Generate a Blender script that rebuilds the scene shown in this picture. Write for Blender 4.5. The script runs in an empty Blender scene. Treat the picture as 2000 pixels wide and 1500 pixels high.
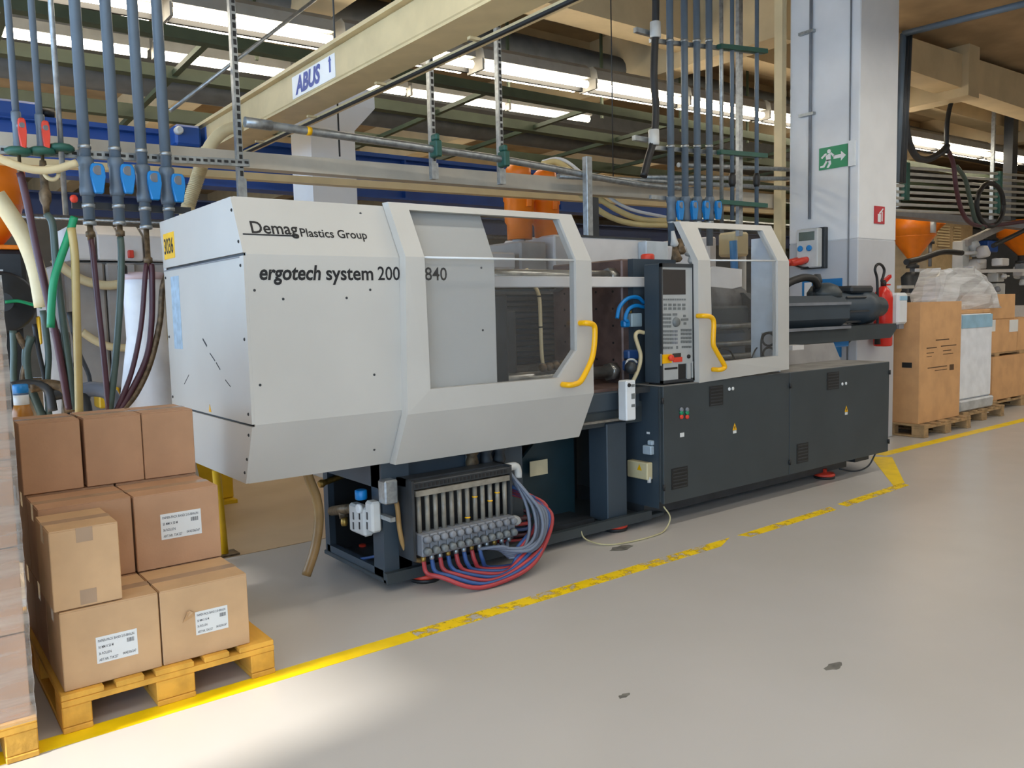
import bpy, bmesh, math, random
from mathutils import Vector, Matrix
random.seed(7)
scn = bpy.context.scene
COL = scn.collection
PI = math.pi
V = Vector

# ------------------------------------------------------------------ camera, world, sun, fill lamps, exposure
FPX, YAW, PITCH, ROLL, CAMH = 1610.9, -0.65583, 0.088072, -0.024512, 1.5
_cy, _sy, _cp, _sp = math.cos(YAW), math.sin(YAW), math.cos(PITCH), math.sin(PITCH)
FWD = V((-_sy*_cp, _cy*_cp, -_sp)); _r0 = V((_cy, _sy, 0)); _u0 = _r0.cross(FWD)
RGT = math.cos(ROLL)*_r0 + math.sin(ROLL)*_u0
UPV = -math.sin(ROLL)*_r0 + math.cos(ROLL)*_u0
CAM = V((0, 0, CAMH))
cam_data = bpy.data.cameras.new('camera'); cam = bpy.data.objects.new('camera', cam_data); COL.objects.link(cam)
cam_data.sensor_width = 36; cam_data.lens = FPX/2000*36; cam_data.clip_start = .05; cam_data.clip_end = 200
m = Matrix.Identity(4)
for i, c in enumerate((RGT, UPV, -FWD)):
    for k in range(3): m[k][i] = c[k]
m.translation = CAM; cam.matrix_world = m; scn.camera = cam

scn.view_settings.view_transform = 'Standard'; scn.view_settings.look = 'None'
scn.view_settings.gamma = 1.0; scn.view_settings.use_curve_mapping = False
scn.view_settings.exposure = -0.1
world = bpy.data.worlds.new('sky'); scn.world = world; world.use_nodes = True
bg = world.node_tree.nodes['Background']; bg.inputs[0].default_value = (.50, .72, 1.0, 1); bg.inputs[1].default_value = 6.5
sl = bpy.data.lights.new('sun', 'SUN'); sl.energy = 10; sl.angle = math.radians(2.2); sl.color = (1, .95, .86)
so = bpy.data.objects.new('sun', sl); COL.objects.link(so)
SUND = V((1, .06, -.55)).normalized()
so.rotation_euler = SUND.to_track_quat('-Z', 'Y').to_euler(); so.location = (-8, 3, 8)
def area(x, y, z, sx, sy, power, col=(1, .935, .82), rot=(0, 0, 0)):
    l = bpy.data.lights.new('fill_light', 'AREA'); l.shape = 'RECTANGLE'; l.size = sx; l.size_y = sy; l.energy = power; l.color = col
    o = bpy.data.objects.new('fill_light', l); COL.objects.link(o); o.location = (x, y, z); o.rotation_euler = rot
    return o
AISLE_FILL_W = 30  # unseen rows over the aisle, added to fill the machine front and right side
for yy in (-3.0, .4, 2.9):
    for k in range(8): area(-2.5+k*3.6, yy, 4.32, 2.6, .16, AISLE_FILL_W)

# ------------------------------------------------------------------ helpers
def at(px, py, ax, val):
    """the point where the sight line through a 2000x1500 pixel meets the world plane axis=val"""
    d = FWD + RGT*((px-1000)/FPX) - UPV*((py-750)/FPX)
    return CAM + d*((val-CAM[ax])/d[ax])
def lin(h):
    if isinstance(h, str):
        h = tuple(int(h[i:i+2], 16)/255 for i in (0, 2, 4))
    return tuple((c/12.92 if c <= .04045 else ((c+.055)/1.055)**2.4) for c in h)
MATS = {}
def mat(name, col, rough=.5, metal=0, var=.06, scale=6, bump=0, bscale=60, spec=.5, col2=None, stretch=None):
    if name in MATS: return MATS[name]
    mt = bpy.data.materials.new(name); mt.use_nodes = True; nt = mt.node_tree; N = nt.nodes; L = nt.links
    b = N['Principled BSDF']; c = lin(col)
    b.inputs['Roughness'].default_value = rough; b.inputs['Metallic'].default_value = metal
    b.inputs['Specular IOR Level'].default_value = spec
    tc = N.new('ShaderNodeTexCoord'); nz = N.new('ShaderNodeTexNoise'); nz.inputs['Scale'].default_value = scale; nz.inputs['Detail'].default_value = 5
    src = tc.outputs['Object']
    if stretch:
        mp = N.new('ShaderNodeMapping'); mp.inputs['Scale'].default_value = stretch; L.new(src, mp.inputs[0]); src = mp.outputs[0]
    L.new(src, nz.inputs['Vector'])
    mx = N.new('ShaderNodeMix'); mx.data_type = 'RGBA'
    lo = lin(col2) if col2 else tuple(x*(1-var*2) for x in c)
    hi = c if col2 else tuple(min(1, x*(1+var)) for x in c)
    mx.inputs[6].default_value = (*lo, 1); mx.inputs[7].default_value = (*hi, 1)
    rp = N.new('ShaderNodeValToRGB'); rp.color_ramp.elements[0].position = .35; rp.color_ramp.elements[1].position = .62
    L.new(nz.outputs['Fac'], rp.inputs[0]); L.new(rp.outputs[0], mx.inputs[0]); L.new(mx.outputs[2], b.inputs['Base Color'])
    if bump:
        n2 = N.new('ShaderNodeTexNoise'); n2.inputs['Scale'].default_value = bscale; L.new(src, n2.inputs['Vector'])
        bp = N.new('ShaderNodeBump'); bp.inputs['Strength'].default_value = bump; bp.inputs['Distance'].default_value = .01
        L.new(n2.outputs['Fac'], bp.inputs['Height']); L.new(bp.outputs[0], b.inputs['Normal'])
    MATS[name] = mt
    return mt
def emit(name, col, s):
    if name in MATS: return MATS[name]
    mt = bpy.data.materials.new(name); mt.use_nodes = True; b = mt.node_tree.nodes['Principled BSDF']
    b.inputs['Base Color'].default_value = (.8, .8, .8, 1); b.inputs['Emission Color'].default_value = (*lin(col), 1); b.inputs['Emission Strength'].default_value = s
    MATS[name] = mt; return mt
def glass(name, tint, gl=.08, milky=.0):
    mt = bpy.data.materials.new(name); mt.use_nodes = True; nt = mt.node_tree; N = nt.nodes; L = nt.links
    out = N['Material Output']; N.remove(N['Principled BSDF'])
    tr = N.new('ShaderNodeBsdfTransparent'); tr.inputs[0].default_value = (*tint, 1)
    gs = N.new('ShaderNodeBsdfGlossy'); gs.inputs['Roughness'].default_value = .03
    fn = N.new('ShaderNodeFresnel'); fn.inputs[0].default_value = 1.45; ge = N.new('ShaderNodeNewGeometry')
    fr = N.new('ShaderNodeMix'); fr.data_type = 'FLOAT'; L.new(ge.outputs['Backfacing'], fr.inputs[0]); L.new(fn.outputs[0], fr.inputs[2]); fr.inputs[3].default_value = .04
    df = N.new('ShaderNodeBsdfDiffuse'); df.inputs[0].default_value = (.75, .77, .78, 1)
    m1 = N.new('ShaderNodeMixShader'); m1.inputs[0].default_value = milky; L.new(tr.outputs[0], m1.inputs[1]); L.new(df.outputs[0], m1.inputs[2])
    m2 = N.new('ShaderNodeMixShader'); L.new(fr.outputs[0], m2.inputs[0]); L.new(m1.outputs[0], m2.inputs[1]); L.new(gs.outputs[0], m2.inputs[2])
    L.new(m2.outputs[0], out.inputs[0]); MATS[name] = mt; return mt

def crv(pts, n=6):
    P = [V(p) for p in pts]
    if len(P) < 3: return P
    P = [P[0]*2-P[1]] + P + [P[-1]*2-P[-2]]; out = []
    for i in range(1, len(P)-2):
        a, b, c, d = P[i-1:i+3]
        for k in range(n):
            t = k/n
            out.append(.5*((2*b)+(c-a)*t+(2*a-5*b+4*c-d)*t*t+(3*b-a-3*c+d)*t**3))
    out.append(P[-2]); return out

class MB:
    def __init__(s): s.bm = bmesh.new()
    def face(s, pts, smooth=False):
        f = s.bm.faces.new([s.bm.verts.new(p) for p in pts]); f.smooth = smooth; return s
    def hull(s, lo, hi):
        """closed solid between two corresponding loops"""
        a = [s.bm.verts.new(p) for p in lo]; b = [s.bm.verts.new(p) for p in hi]; n = len(a)
        s.bm.faces.new(a[::-1]); s.bm.faces.new(b)
        fs = [s.bm.faces.new((a[i], a[(i+1) % n], b[(i+1) % n], b[i])) for i in range(n)]
        return a+b
    def prism(s, pts, vec, bev=0):
        v = s.hull([V(p) for p in pts], [V(p)+V(vec) for p in pts])
        if bev: s._bev(v, bev)
        return s
    def _bev(s, v, bev):
        es = set(e for x in v for e in x.link_edges)
        bmesh.ops.bevel(s.bm, geom=list(es), offset=bev, segments=1, affect='EDGES', profile=.5)
    def box(s, x0, x1, y0, y1, z0, z1, bev=0):
        return s.prism([(x0, y0, z0), (x1, y0, z0), (x1, y1, z0), (x0, y1, z0)], (0, 0, z1-z0), bev)
    def obox(s, c, ax, ay, az, bev=0):
        c, ax, ay, az = V(c), V(ax)/2, V(ay)/2, V(az)/2
        return s.prism([c-ax-ay-az, c+ax-ay-az, c+ax+ay-az, c-ax+ay-az], az*2, bev)
    def bar(s, p0, p1, w, h, up=(0, 0, 1)):
        p0, p1 = V(p0), V(p1); d = (p1-p0).normalized(); sd = d.cross(V(up))
        if sd.length < 1e-4: sd = d.cross(V((0, 1, 0)))
        sd.normalize(); u = sd.cross(d)
        return s.prism([p0-sd*w/2-u*h/2, p0+sd*w/2-u*h/2, p0+sd*w/2+u*h/2, p0-sd*w/2+u*h/2], p1-p0)
    def tube(s, pts, r, n=8, smooth=True):
        P = [V(p) for p in pts]; rs = r if isinstance(r, (list, tuple)) else [r]*len(P)
        t = (P[1]-P[0]).normalized(); nrm = t.orthogonal().normalized(); rings = []
        for i, p in enumerate(P):
            t2 = (P[min(i+1, len(P)-1)]-P[max(i-1, 0)])
            if t2.length < 1e-9: t2 = t
            t2.normalize(); nrm = (nrm-t2*nrm.dot(t2))
            if nrm.length < 1e-6: nrm = t2.orthogonal()
            nrm.normalize(); bn = t2.cross(nrm)
            rings.append([s.bm.verts.new(p+(nrm*math.cos(2*PI*k/n)+bn*math.sin(2*PI*k/n))*rs[i]) for k in range(n)])
        for a, b in zip(rings, rings[1:]):
            for k in range(n):
                f = s.bm.faces.new((a[k], a[(k+1) % n], b[(k+1) % n], b[k])); f.smooth = smooth
        s.bm.faces.new(rings[0][::-1]); s.bm.faces.new(rings[-1]); return s
    def cyl(s, p0, p1, r, n=14): return s.tube([p0, p1], r, n)
    def lathe(s, base, axis, prof, n=18):
        b, a = V(base), V(axis).normalized()
        nrm = a.orthogonal().normalized(); bn = a.cross(nrm)
        rings = [[s.bm.verts.new(b+a*h+(nrm*math.cos(2*PI*k/n)+bn*math.sin(2*PI*k/n))*max(r, 1e-4)) for k in range(n)] for r, h in prof]
        for p, q in zip(rings, rings[1:]):
            for k in range(n):
                f = s.bm.faces.new((p[k], p[(k+1) % n], q[(k+1) % n], q[k])); f.smooth = True
        s.bm.faces.new(rings[0][::-1]); s.bm.faces.new(rings[-1]); return s
    def ball(s, c, rx, ry=None, rz=None, n=12):
        ry = ry or rx; rz = rz or rx
        r = bmesh.ops.create_uvsphere(s.bm, u_segments=n, v_segments=max(6, n//2), radius=1, matrix=Matrix.Translation(V(c)) @ Matrix.Diagonal((rx, ry, rz, 1)))
        for v in r['verts']:
            for f in v.link_faces: f.smooth = True
        return s

ORG = {}
def thing(name, label, cat, loc=(0, 0, 0), group=None, kind=None):
    o = bpy.data.objects.new(name, None); COL.objects.link(o); o.location = V(loc); o.empty_display_size = .1
    o['label'] = label; o['category'] = cat
    if group: o['group'] = group
    if kind: o['kind'] = kind
    ORG[o] = V(loc); return o
def part(name, mb, mt, parent=None, label=None, kind=None):
    me = bpy.data.meshes.new(name)
    bmesh.ops.recalc_face_normals(mb.bm, faces=mb.bm.faces[:])
    org = ORG.get(parent, V((0, 0, 0)))
    mb.bm.to_mesh(me); mb.bm.free(); me.transform(Matrix.Translation(-org))
    me.materials.append(mt)
    o = bpy.data.objects.new(name, me); COL.objects.link(o)
    if parent: o.parent = parent
    ORG[o] = org
    if label: o['label'] = label
    if kind: o['kind'] = kind
    return o
def single(name, mb, mt, label, cat, group=None):
    o = part(name, mb, mt); o['label'] = label; o['category'] = cat
    if group: o['group'] = group
    return o
def struct(name, mb, mt, parent=None):
    o = part(name, mb, mt, parent)
    o['kind'] = 'structure'; return o
def share(o, off, parent):
    """another copy of part o, moved by off"""
    c = o.copy(); COL.objects.link(c); c.parent = parent; c.location = o.location+V(off); return c
def copy_tree(root, loc, label):
    r = root.copy(); COL.objects.link(r); r.location = V(loc); r['label'] = label
    for ch in list(root.children):
        c = ch.copy(); COL.objects.link(c); c.parent = r
        for g in ch.children:
            d = g.copy(); COL.objects.link(d); d.parent = c
    return r
def text(name, s, mt, parent, origin, right, up, size=None, width=None, shear=0, bold=0, label=None, depth=.0012):
    cu = bpy.data.curves.new('t', 'FONT'); cu.body = s; cu.size = 1; cu.shear = shear; cu.offset = bold; cu.resolution_u = 3
    ob = bpy.data.objects.new('t', cu); COL.objects.link(ob)
    bpy.context.view_layer.update()
    me = bpy.data.meshes.new_from_object(ob.evaluated_get(bpy.context.evaluated_depsgraph_get()))
    bpy.data.objects.remove(ob); bpy.data.curves.remove(cu)
    me.name = name
    xs = [v.co.x for v in me.vertices]; ys = [v.co.y for v in me.vertices]
    sx = width/(max(xs)-min(xs)) if width else size
    sy = size if size else sx
    x0 = min(xs)
    rt, uv = V(right).normalized(), V(up).normalized(); nm = rt.cross(uv)
    org = ORG.get(parent, V((0, 0, 0)))
    for v in me.vertices:
        v.co = V(origin)+rt*((v.co.x-x0)*sx)+uv*(v.co.y*sy)+nm*depth-org
    me.materials.clear(); me.materials.append(mt)
    o = bpy.data.objects.new(name, me); COL.objects.link(o); o.parent = parent; ORG[o] = org
    if label: o['label'] = label
    return o

# ------------------------------------------------------------------ materials
WHITE = mat('cover_paint', 'bdbbb5', .42, var=.02, scale=2)
DARK = mat('anthracite_paint', '373f43', .45, var=.05, scale=3)
NAVY = mat('dark_blue_grey_paint', '38444e', .45, var=.05, scale=3)
BLACK = mat('black_plastic', '1b1c1e', .5)
INK = mat('black_print', '15161a', .6)
GREYP = mat('keypad_grey', 'a9acab', .5, var=.03)
KEY = mat('key_grey', '6d7273', .5)
YEL = mat('yellow_plastic', 'f0b400', .35, var=.02)
YELP = mat('yellow_steel_paint', 'e0b31c', .4, var=.05)
RED = mat('red_plastic', 'd8402c', .4)
BLUE = mat('blue_handle_plastic', '1480c8', .35, var=.02)
HOSEB = mat('blue_hose', '2c5088', .4)
HOSER = mat('red_hose', 'a8383c', .4)
HOSEG = mat('grey_hose', '6b7484', .45)
STEEL = mat('machined_steel', '9a9a96', .3, metal=.8, var=.1, scale=20)
GALV = mat('galvanised_steel', 'a5abae', .38, metal=.75, var=.12, scale=25)
PLATEN = mat('oiled_brown_platen', '6a5650', .45, metal=.2, var=.15, scale=8)
BRASS = mat('brass', 'a08040', .4, metal=.7, var=.2, scale=30)
PVC = mat('grey_pipe_plastic', '5d6b78', .4, var=.05)
GREYC = mat('valve_block_grey', '7b7f86', .5, var=.08)
CARD = mat('cardboard', 'b88f6e', .75, var=.05, scale=5, bump=.05, bscale=120)
CARD2 = mat('tan_cardboard', 'd0a06e', .75, var=.05, scale=5)
CARDL = mat('light_cardboard', 'c6a178', .75, var=.05, scale=5)
TAPE = mat('brown_packing_tape', 'a58a70', .25, var=.04)
PAPER = mat('label_paper', 'dcdedd', .6, var=.01)
GREYINK = mat('grey_print', '55585c', .7)
WOOD = mat('pallet_pine', 'dba440', .7, var=.12, scale=9, bump=.2, bscale=50, stretch=(1, .15, 1))
WOODD = mat('grey_pallet_wood', 'a88a62', .75, var=.15, scale=9, bump=.2, bscale=50)
BEIGE = mat('beige_crane_paint', 'c9b68c', .5, var=.04)
CREAM = mat('cream_plastic_hose', 'd8c9a0', .45, var=.05)
BEAM = mat('grey_beige_trunking', 'beb5a4', .5, var=.04)
IVORY = mat('ivory_steel', 'd6c49a', .5, var=.03)
BLUEP = mat('blue_girder_paint', '1d4a94', .45, var=.08, scale=3)
GREEN = mat('green_clamp_plastic', '24584c', .5)
OLIVE = mat('olive_girder_paint', '3c4632', .55, var=.08)
BROWNC = mat('brown_ceiling_concrete', 'a08a6a', .85, var=.12, scale=1.5)
CONC = mat('pale_concrete_paint', 'e0e2e4', .7, var=.03, scale=2)
ORANGE = mat('orange_hopper_plastic', 'f08018', .35, var=.04)
MAROON = mat('maroon_hose', '4c2a34', .4)
GRNH = mat('dark_green_hose', '45564f', .4)
GRNB = mat('green_hose', '0e8a5a', .35)
TAN = mat('tan_hose', '9a7a4c', .4, var=.1)
MGREY = mat('machine_grey_paint', 'a09c98', .5, var=.05)
MWHITE = mat('machine_white_paint', 'd4d2d0', .45, var=.03)
CHAR = mat('charcoal_steel', '303438', .45, var=.12)
RUST = mat('oxidised_brass', '6b5a44', .5, metal=.4, var=.25, scale=30)
TUBEG = mat('dirty_clear_tube', '8a8478', .3, var=.15, scale=14)
SILV = mat('grey_white_casting', 'c8cac8', .4, var=.04)
GREENS = mat('sign_green', '0c8a5c', .4, var=.01)
REDS = mat('sign_red', 'b8202c', .4, var=.01)
EXT = mat('extinguisher_red', 'd2281c', .25, var=.02)
WHITEP = mat('white_plastic', 'e0e4e6', .4, var=.02)
SACK = mat('white_woven_sack', 'e4e8ee', .6, var=.04, bump=.3, bscale=8)
IVBOX = mat('ivory_box_plastic', 'd0c49c', .5, var=.03)
SCREEN = mat('dark_screen', '3a3634', .25, var=.02)
LAMPW = mat('lamp_housing_grey', '8c8a84', .5)
TUBEL = emit('fluorescent_tube', 'fff0d6', 20.0)
PANE = glass('clear_polycarbonate', (.95, .96, .97), milky=.012)

# ------------------------------------------------------------------ the hall
def floor_mat(name, col, col2, rough):
    mt = mat(name, col, rough, var=.05, scale=.9, col2=col2, spec=.5)
    nt = mt.node_tree; N = nt.nodes; L = nt.links; b = N['Principled BSDF']
    n3 = N.new('ShaderNodeTexNoise'); n3.inputs['Scale'].default_value = 3.5; n3.inputs['Detail'].default_value = 8
    tc = N.new('ShaderNodeTexCoord'); L.new(tc.outputs['Object'], n3.inputs['Vector'])
    mr = N.new('ShaderNodeMapRange'); mr.inputs['From Min'].default_value = .3; mr.inputs['From Max'].default_value = .75
    mr.inputs['To Min'].default_value = rough-.02; mr.inputs['To Max'].default_value = rough+.05
    L.new(n3.outputs['Fac'], mr.inputs[0]); L.new(mr.outputs[0], b.inputs['Roughness']); return mt
FLOORM = floor_mat('grey_floor_paint', 'bab6b2', 'b6b2ad', .3)
FLOOR2 = floor_mat('bare_brown_screed', 'd0b690', 'c0a480', .4)
floor = struct('floor', MB().box(-6, 34, -6, 5.12, -.1, 0), FLOORM)
scr = part('service_corridor_floor', MB().box(-6, 34, 5.135, 26, -.1, -.001), FLOOR2, floor, 'brownish bare floor behind the machine row')
part('expansion_joint', MB().box(-6, 34, 5.12, 5.135, -.1, -.004), BLACK, floor)
def worn(name, thr, soft=.04):
    mt = mat(name, 'f7d20c', .42, var=.05, scale=8)
    nt = mt.node_tree; N = nt.nodes; L = nt.links; b = N['Principled BSDF']; out = N['Material Output']
    n = N.new('ShaderNodeTexNoise'); n.inputs['Scale'].default_value = 9; n.inputs['Detail'].default_value = 9; n.inputs['Roughness'].default_value = .7
    tc = N.new('ShaderNodeTexCoord'); L.new(tc.outputs['Object'], n.inputs['Vector'])
    mr = N.new('ShaderNodeMapRange'); mr.inputs['From Min'].default_value = thr-soft; mr.inputs['From Max'].default_value = thr+soft
    L.new(n.outputs['Fac'], mr.inputs[0]); tr = N.new('ShaderNodeBsdfTransparent'); mx = N.new('ShaderNodeMixShader')
    L.new(mr.outputs[0], mx.inputs[0]); L.new(tr.outputs[0], mx.inputs[1]); L.new(b.outputs[0], mx.inputs[2]); L.new(mx.outputs[0], out.inputs[0]); return mt
Y1, Y2 = worn('yellow_line_paint', .30), worn('scuffed_yellow_line_paint', .46, .05)
def line(pts, mt, label):
    b = MB(); b.prism([V((*p, 0.0004)) for p in pts], (0, 0, .0012)); part('floor_line', b, mt, floor, label)
line([(-3, 3.215), (1.9, 3.215), (1.9, 3.315), (-3, 3.315)], Y1, 'solid yellow paint line')
line([(1.9, 3.215), (4.1, 3.222), (4.3, 3.31), (1.9, 3.315)], Y2, 'worn yellow paint line')
line([(4.42, 3.23), (5.45, 3.25), (5.5, 3.33), (4.38, 3.31)], Y2, 'worn yellow paint line')
line([(5.6, 3.25), (6.62, 3.3), (6.66, 3.38), (5.62, 3.34)], Y2, 'worn yellow paint line')
line([(6.50, 3.37), (6.68, 3.37), (7.72, 4.02), (7.6, 4.17)], Y1, 'diagonal yellow paint line')
line([(7.75, 4.10), (16, 4.14), (16, 4.25), (7.75, 4.22)], Y1, 'solid yellow paint line')
ct = struct('ceiling', MB().box(-6, 34, -6, 26, 5.3, 5.4), BROWNC)
struct('wall_front', MB().box(-6, 34, 26, 26.2, 0, 5.4), mat('far_wall', '8d8578', .8, var=.1, scale=1))
struct('wall_right', MB().box(34, 34.2, -6, 26, 0, 5.4), MATS['far_wall'])
WALLP = mat('wall_plaster', 'cfcdc8', .8, var=.03, scale=2)
wl = struct('wall_left', MB().box(-6.2, -6, -6, 26, 0, .5).box(-6.2, -6, -6, 26, 4.2, 5.4).box(-6.2, -6, 1.3, 2.25, 0.5, 4.2).box(-6.2, -6, -6, -5, 0.5, 4.2).box(-6.2, -6, 9.4, 10, 0.5, 4.2).box(-6.2, -6, 18, 26, 0.5, 4.2), WALLP)
k = 0
for y0, y1 in ((-5, 1.3), (2.25, 9.4), (10, 18)):
    k += 1; b = MB()
    n = max(2, int((y1-y0)/2.4))
    for i in range(n+1):
        y = y0+(y1-y0)*i/n
        b.box(-6.14, -6.04, y-.03, y+.03, 0.5, 4.2)
    for z in (.5, 4.17): b.box(-6.14, -6.04, y0, y1, z, z+.05)
    struct('window_%d' % k, b, WALLP)
struct('wall_back', MB().box(-6, 34, -6.2, -6, 0, 1.2).box(-6, 34, -6.2, -6, 4.2, 5.4).box(-.5, 34, -6.2, -6, 1.2, 4.2), WALLP)
b = MB()
for i in range(3): b.box(-6+i*2.75-.04, -6+i*2.75+.04, -6.14, -6.04, 1.2, 4.2)
struct('window_4', b, WALLP)

# ceiling girders
for i, (y, z0, z1, w) in enumerate(((7.55, 3.92, 4.02, .12), (8.75, 3.9, 4.02, .14), (10.4, 3.85, 4.0, .14), (12.2, 3.8, 4.0, .16), (14.6, 3.75, 4.0, .16))):
    part('girder', MB().box(-6, 34, y, y+w, z0, z1), OLIVE, ct, 'olive green lamp girder')
for y, z0, w in ((6.9, 4.75, .4), (8.9, 4.85, .5), (12, 4.7, .5), (16, 4.7, .5)):
    part('ceiling_beam', MB().box(-6, 34, y, y+w, z0, 5.3), mat('beam_beige', 'c6b28c', .8, var=.06, scale=2), ct, 'beige concrete ceiling beam')
for x in (-1.2, 3.6, 8.4, 13.2, 18):
    part('cross_beam', MB().box(x, x+.35, 5.8, 26, 4.55, 5.3), MATS['beam_beige'], ct, 'beige cross beam')
DUCTM = mat('dark_duct', '4a4c4c', .6, var=.1)
part('duct', MB().tube([(-6, 8.4, 4.75), (34, 8.4, 4.75)], .22, 16), DUCTM, ct, 'dark round duct')
part('duct', MB().tube([(-6, 11.2, 4.5), (34, 11.2, 4.5)], .2, 16), DUCTM, ct, 'dark round duct')
part('duct', MB().box(-6, 34, 9.7, 10.2, 4.35, 4.6), DUCTM, ct, 'dark flat duct')
for i in range(9):
    x = 1.0+i*1.55
    part('hanger', MB().bar((x, 7.6, 3.97), (x+.1, 12.3, 3.9), .06, .05), OLIVE, ct)
    part('hanger', MB().bar((x+.6, 8.05, 4.0), (x+.6, 8.05, 5.3), .03, .03), OLIVE, ct)
for y in (13.2, 15.8, 19):
    part('pipe_run', MB().tube([(-6, y, 3.6), (34, y, 3.6)], .05, 8), GALV, ct)

for yy in (-3.0, .4, 2.9):  # housings for the added fill lights, out of view overhead
    for k in range(8): part('aisle_fill_housing', MB().box(-2.5+k*3.6-1.35, -2.5+k*3.6+1.35, yy-.14, yy+.14, 4.33, 4.42, .01), mat('lamp_housing_grey', '8c8a84', .5), ct)
# luminaires in rows under the ceiling
def lamp(p0, p1, label, group, twin):
    p0, p1 = V(p0), V(p1); d = (p1-p0).normalized(); c = (p0+p1)/2
    t = thing('strip_lamp', label, 'lamp', c, group)
    prof = [(-.17, .09), (-.15, .2), (-.08, .26), (.08, .26), (.15, .2), (.17, .09)] if twin else [(-.06, .06), (-.06, .16), (.06, .16), (.06, .06)]
    if twin: part('spine', MB().prism([p0+V((0, a, b)) for a, b in ((-.02, -.04), (.02, -.04), (.02, .09), (-.02, .09))], p1-p0), BLACK, t)
    part('reflector_housing', MB().prism([p0+V((0, a, b)) for a, b in prof], p1-p0), LAMPW, t)
    for s in ((-.115, .115) if twin else (0,)):
        part('tube', MB().cyl(p0+V((.02, s, .02)), p1+V((-.02, s, .02)), .042, 10), TUBEL, t)
    part('end_cap', MB().box(p0.x-.015, p0.x+.015, p0.y-(.15 if twin else .05), p0.y+(.15 if twin else .05), p0.z-.02, p0.z+.1), LAMPW, t)
ORD = ('first', 'second', 'third', 'fourth', 'fifth', 'sixth', 'seventh', 'eighth', 'ninth', 'tenth', 'eleventh')
def row(xa, ya, xb, yb, z, n, what, group, power):
    for i in range(n):
        t0, t1 = i/n+.003, (i+1)/n-.003
        lamp((xa+(xb-xa)*t0, ya+(yb-ya)*t0, z), (xa+(xb-xa)*t1, ya+(yb-ya)*t1, z), ORD[i]+' from the left '+what, group, power)
row(.6, 8.02, 18.6, 7.05, 4.2, 11, 'of the twin tube strip lamps in the nearest bright row', 'nearest row of strip lamps', True)
row(-.5, 9.28, 8.4, 8.9, 4.2, 6, 'of the strip lamps in the second row behind the crane beam', 'second row of strip lamps', False)
row(3.5, 13.2, 22, 13.0, 4.1, 9, 'of the strip lamps in the far row deep in the hall', 'far row of strip lamps', False)

# pillar with its signs
PX, PY = 8.163, 4.651
pil = thing('pillar', 'massive white square pillar with grey painted lower part, right of the machine', 'pillar', (8.55, 5.05, 0))
part('shaft', MB().box(PX, PX+.77, PY, PY+.82, 2.165, 5.3, .01), CONC, pil)
part('painted_dado', MB().box(PX, PX+.77, PY, PY+.82, 0, 2.165, .01), mat('dado_grey', 'c0c2c6', .6, var=.03, scale=2), pil, 'light grey lower part')
pa = at(1588, 10, 0, PX); pb = at(1583, 425, 0, PX)
part('conduit', MB().cyl((PX-.02, pb.y, 2.42), (PX-.02, pb.y, 5.3), .016), GREYC, pil, 'thin grey conduit')
pb = at(1660, 300, 0, PX)
part('conduit', MB().cyl((PX-.008, pb.y, .2), (PX-.008, pb.y, 5.3), .008), GREYC, pil)
for py in (65, 225):
    q = at(1577, py, 0, PX); part('cable_clip', MB().box(PX-.05, PX-.005, q.y-.1, q.y+.08, q.z-.015, q.z+.015), GALV, pil)
q0, q1 = at(1601, 287, 0, PX), at(1656, 327, 0, PX)
ex = thing('exit_sign', 'green emergency exit sign with running figure and arrow on the pillar', 'sign', (PX-.01, q0.y, q1.z))
ya, yb, za, zb = q0.y, q1.y, q1.z+.015, q0.z-.02
part('sign_plate', MB().box(PX-.012, PX-.001, yb, ya, za, zb), GREENS, ex)
def sg(u, v): return V((PX-.0135, ya+(yb-ya)*u, za+(zb-za)*v))
pic = MB()
def poly(pts): pic.prism([sg(*p) for p in pts], (.002, 0, 0))
poly([(.52, .42), (.78, .42), (.78, .28), (.95, .5), (.78, .72), (.78, .58), (.52, .58)])
pic.lathe(sg(.36, .8), (1, 0, 0), [(.022, 0), (.022, .002)], 12)
for pts in ([(.24, .62), (.42, .72), (.42, .38), (.27, .36)], [(.26, .42), (.34, .42), (.2, .1), (.05, .1), (.05, .18), (.16, .2)], [(.33, .42), (.42, .42), (.44, .22), (.36, .06), (.28, .06), (.35, .24)],
            [(.24, .64), (.12, .5), (.07, .56), (.22, .73), (.3, .7)], [(.4, .7), (.5, .52), (.58, .56), (.44, .74)]): poly(pts)
part('pictogram', pic, WHITEP, ex, 'white running figure and arrow')
q = at(1665, 300, 0, PX)
part('side_bracket', MB().box(PX-.03, PX-.001, q.y-.04, q.y+.03, za-.01, zb+.02), WHITEP, ex)
q0, q1 = at(1707, 402, 1, PY), at(1726, 438, 1, PY)
fs = thing('fire_sign', 'small red fire equipment sign on the right face of the pillar', 'sign', (q0.x, PY-.01, q1.z))
part('sign_plate', MB().box(q0.x, q1.x, PY-.01, PY-.001, q1.z, q0.z), REDS, fs)
w, h = q1.x-q0.x, q0.z-q1.z
def fg(u, v): return V((q0.x+w*u, PY-.012, q1.z+h*v))
pic = MB()
for pts in ([(.3, .1), (.6, .1), (.6, .55), (.3, .55)], [(.4, .6), (.8, .9), (.85, .85), (.5, .55)], [(.68, .15), (.78, .15), (.78, .7), (.68, .7)]): pic.prism([fg(*p) for p in pts], (0, .002, 0))
part('pictogram', pic, WHITEP, fs, 'white extinguisher symbol')

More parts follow.
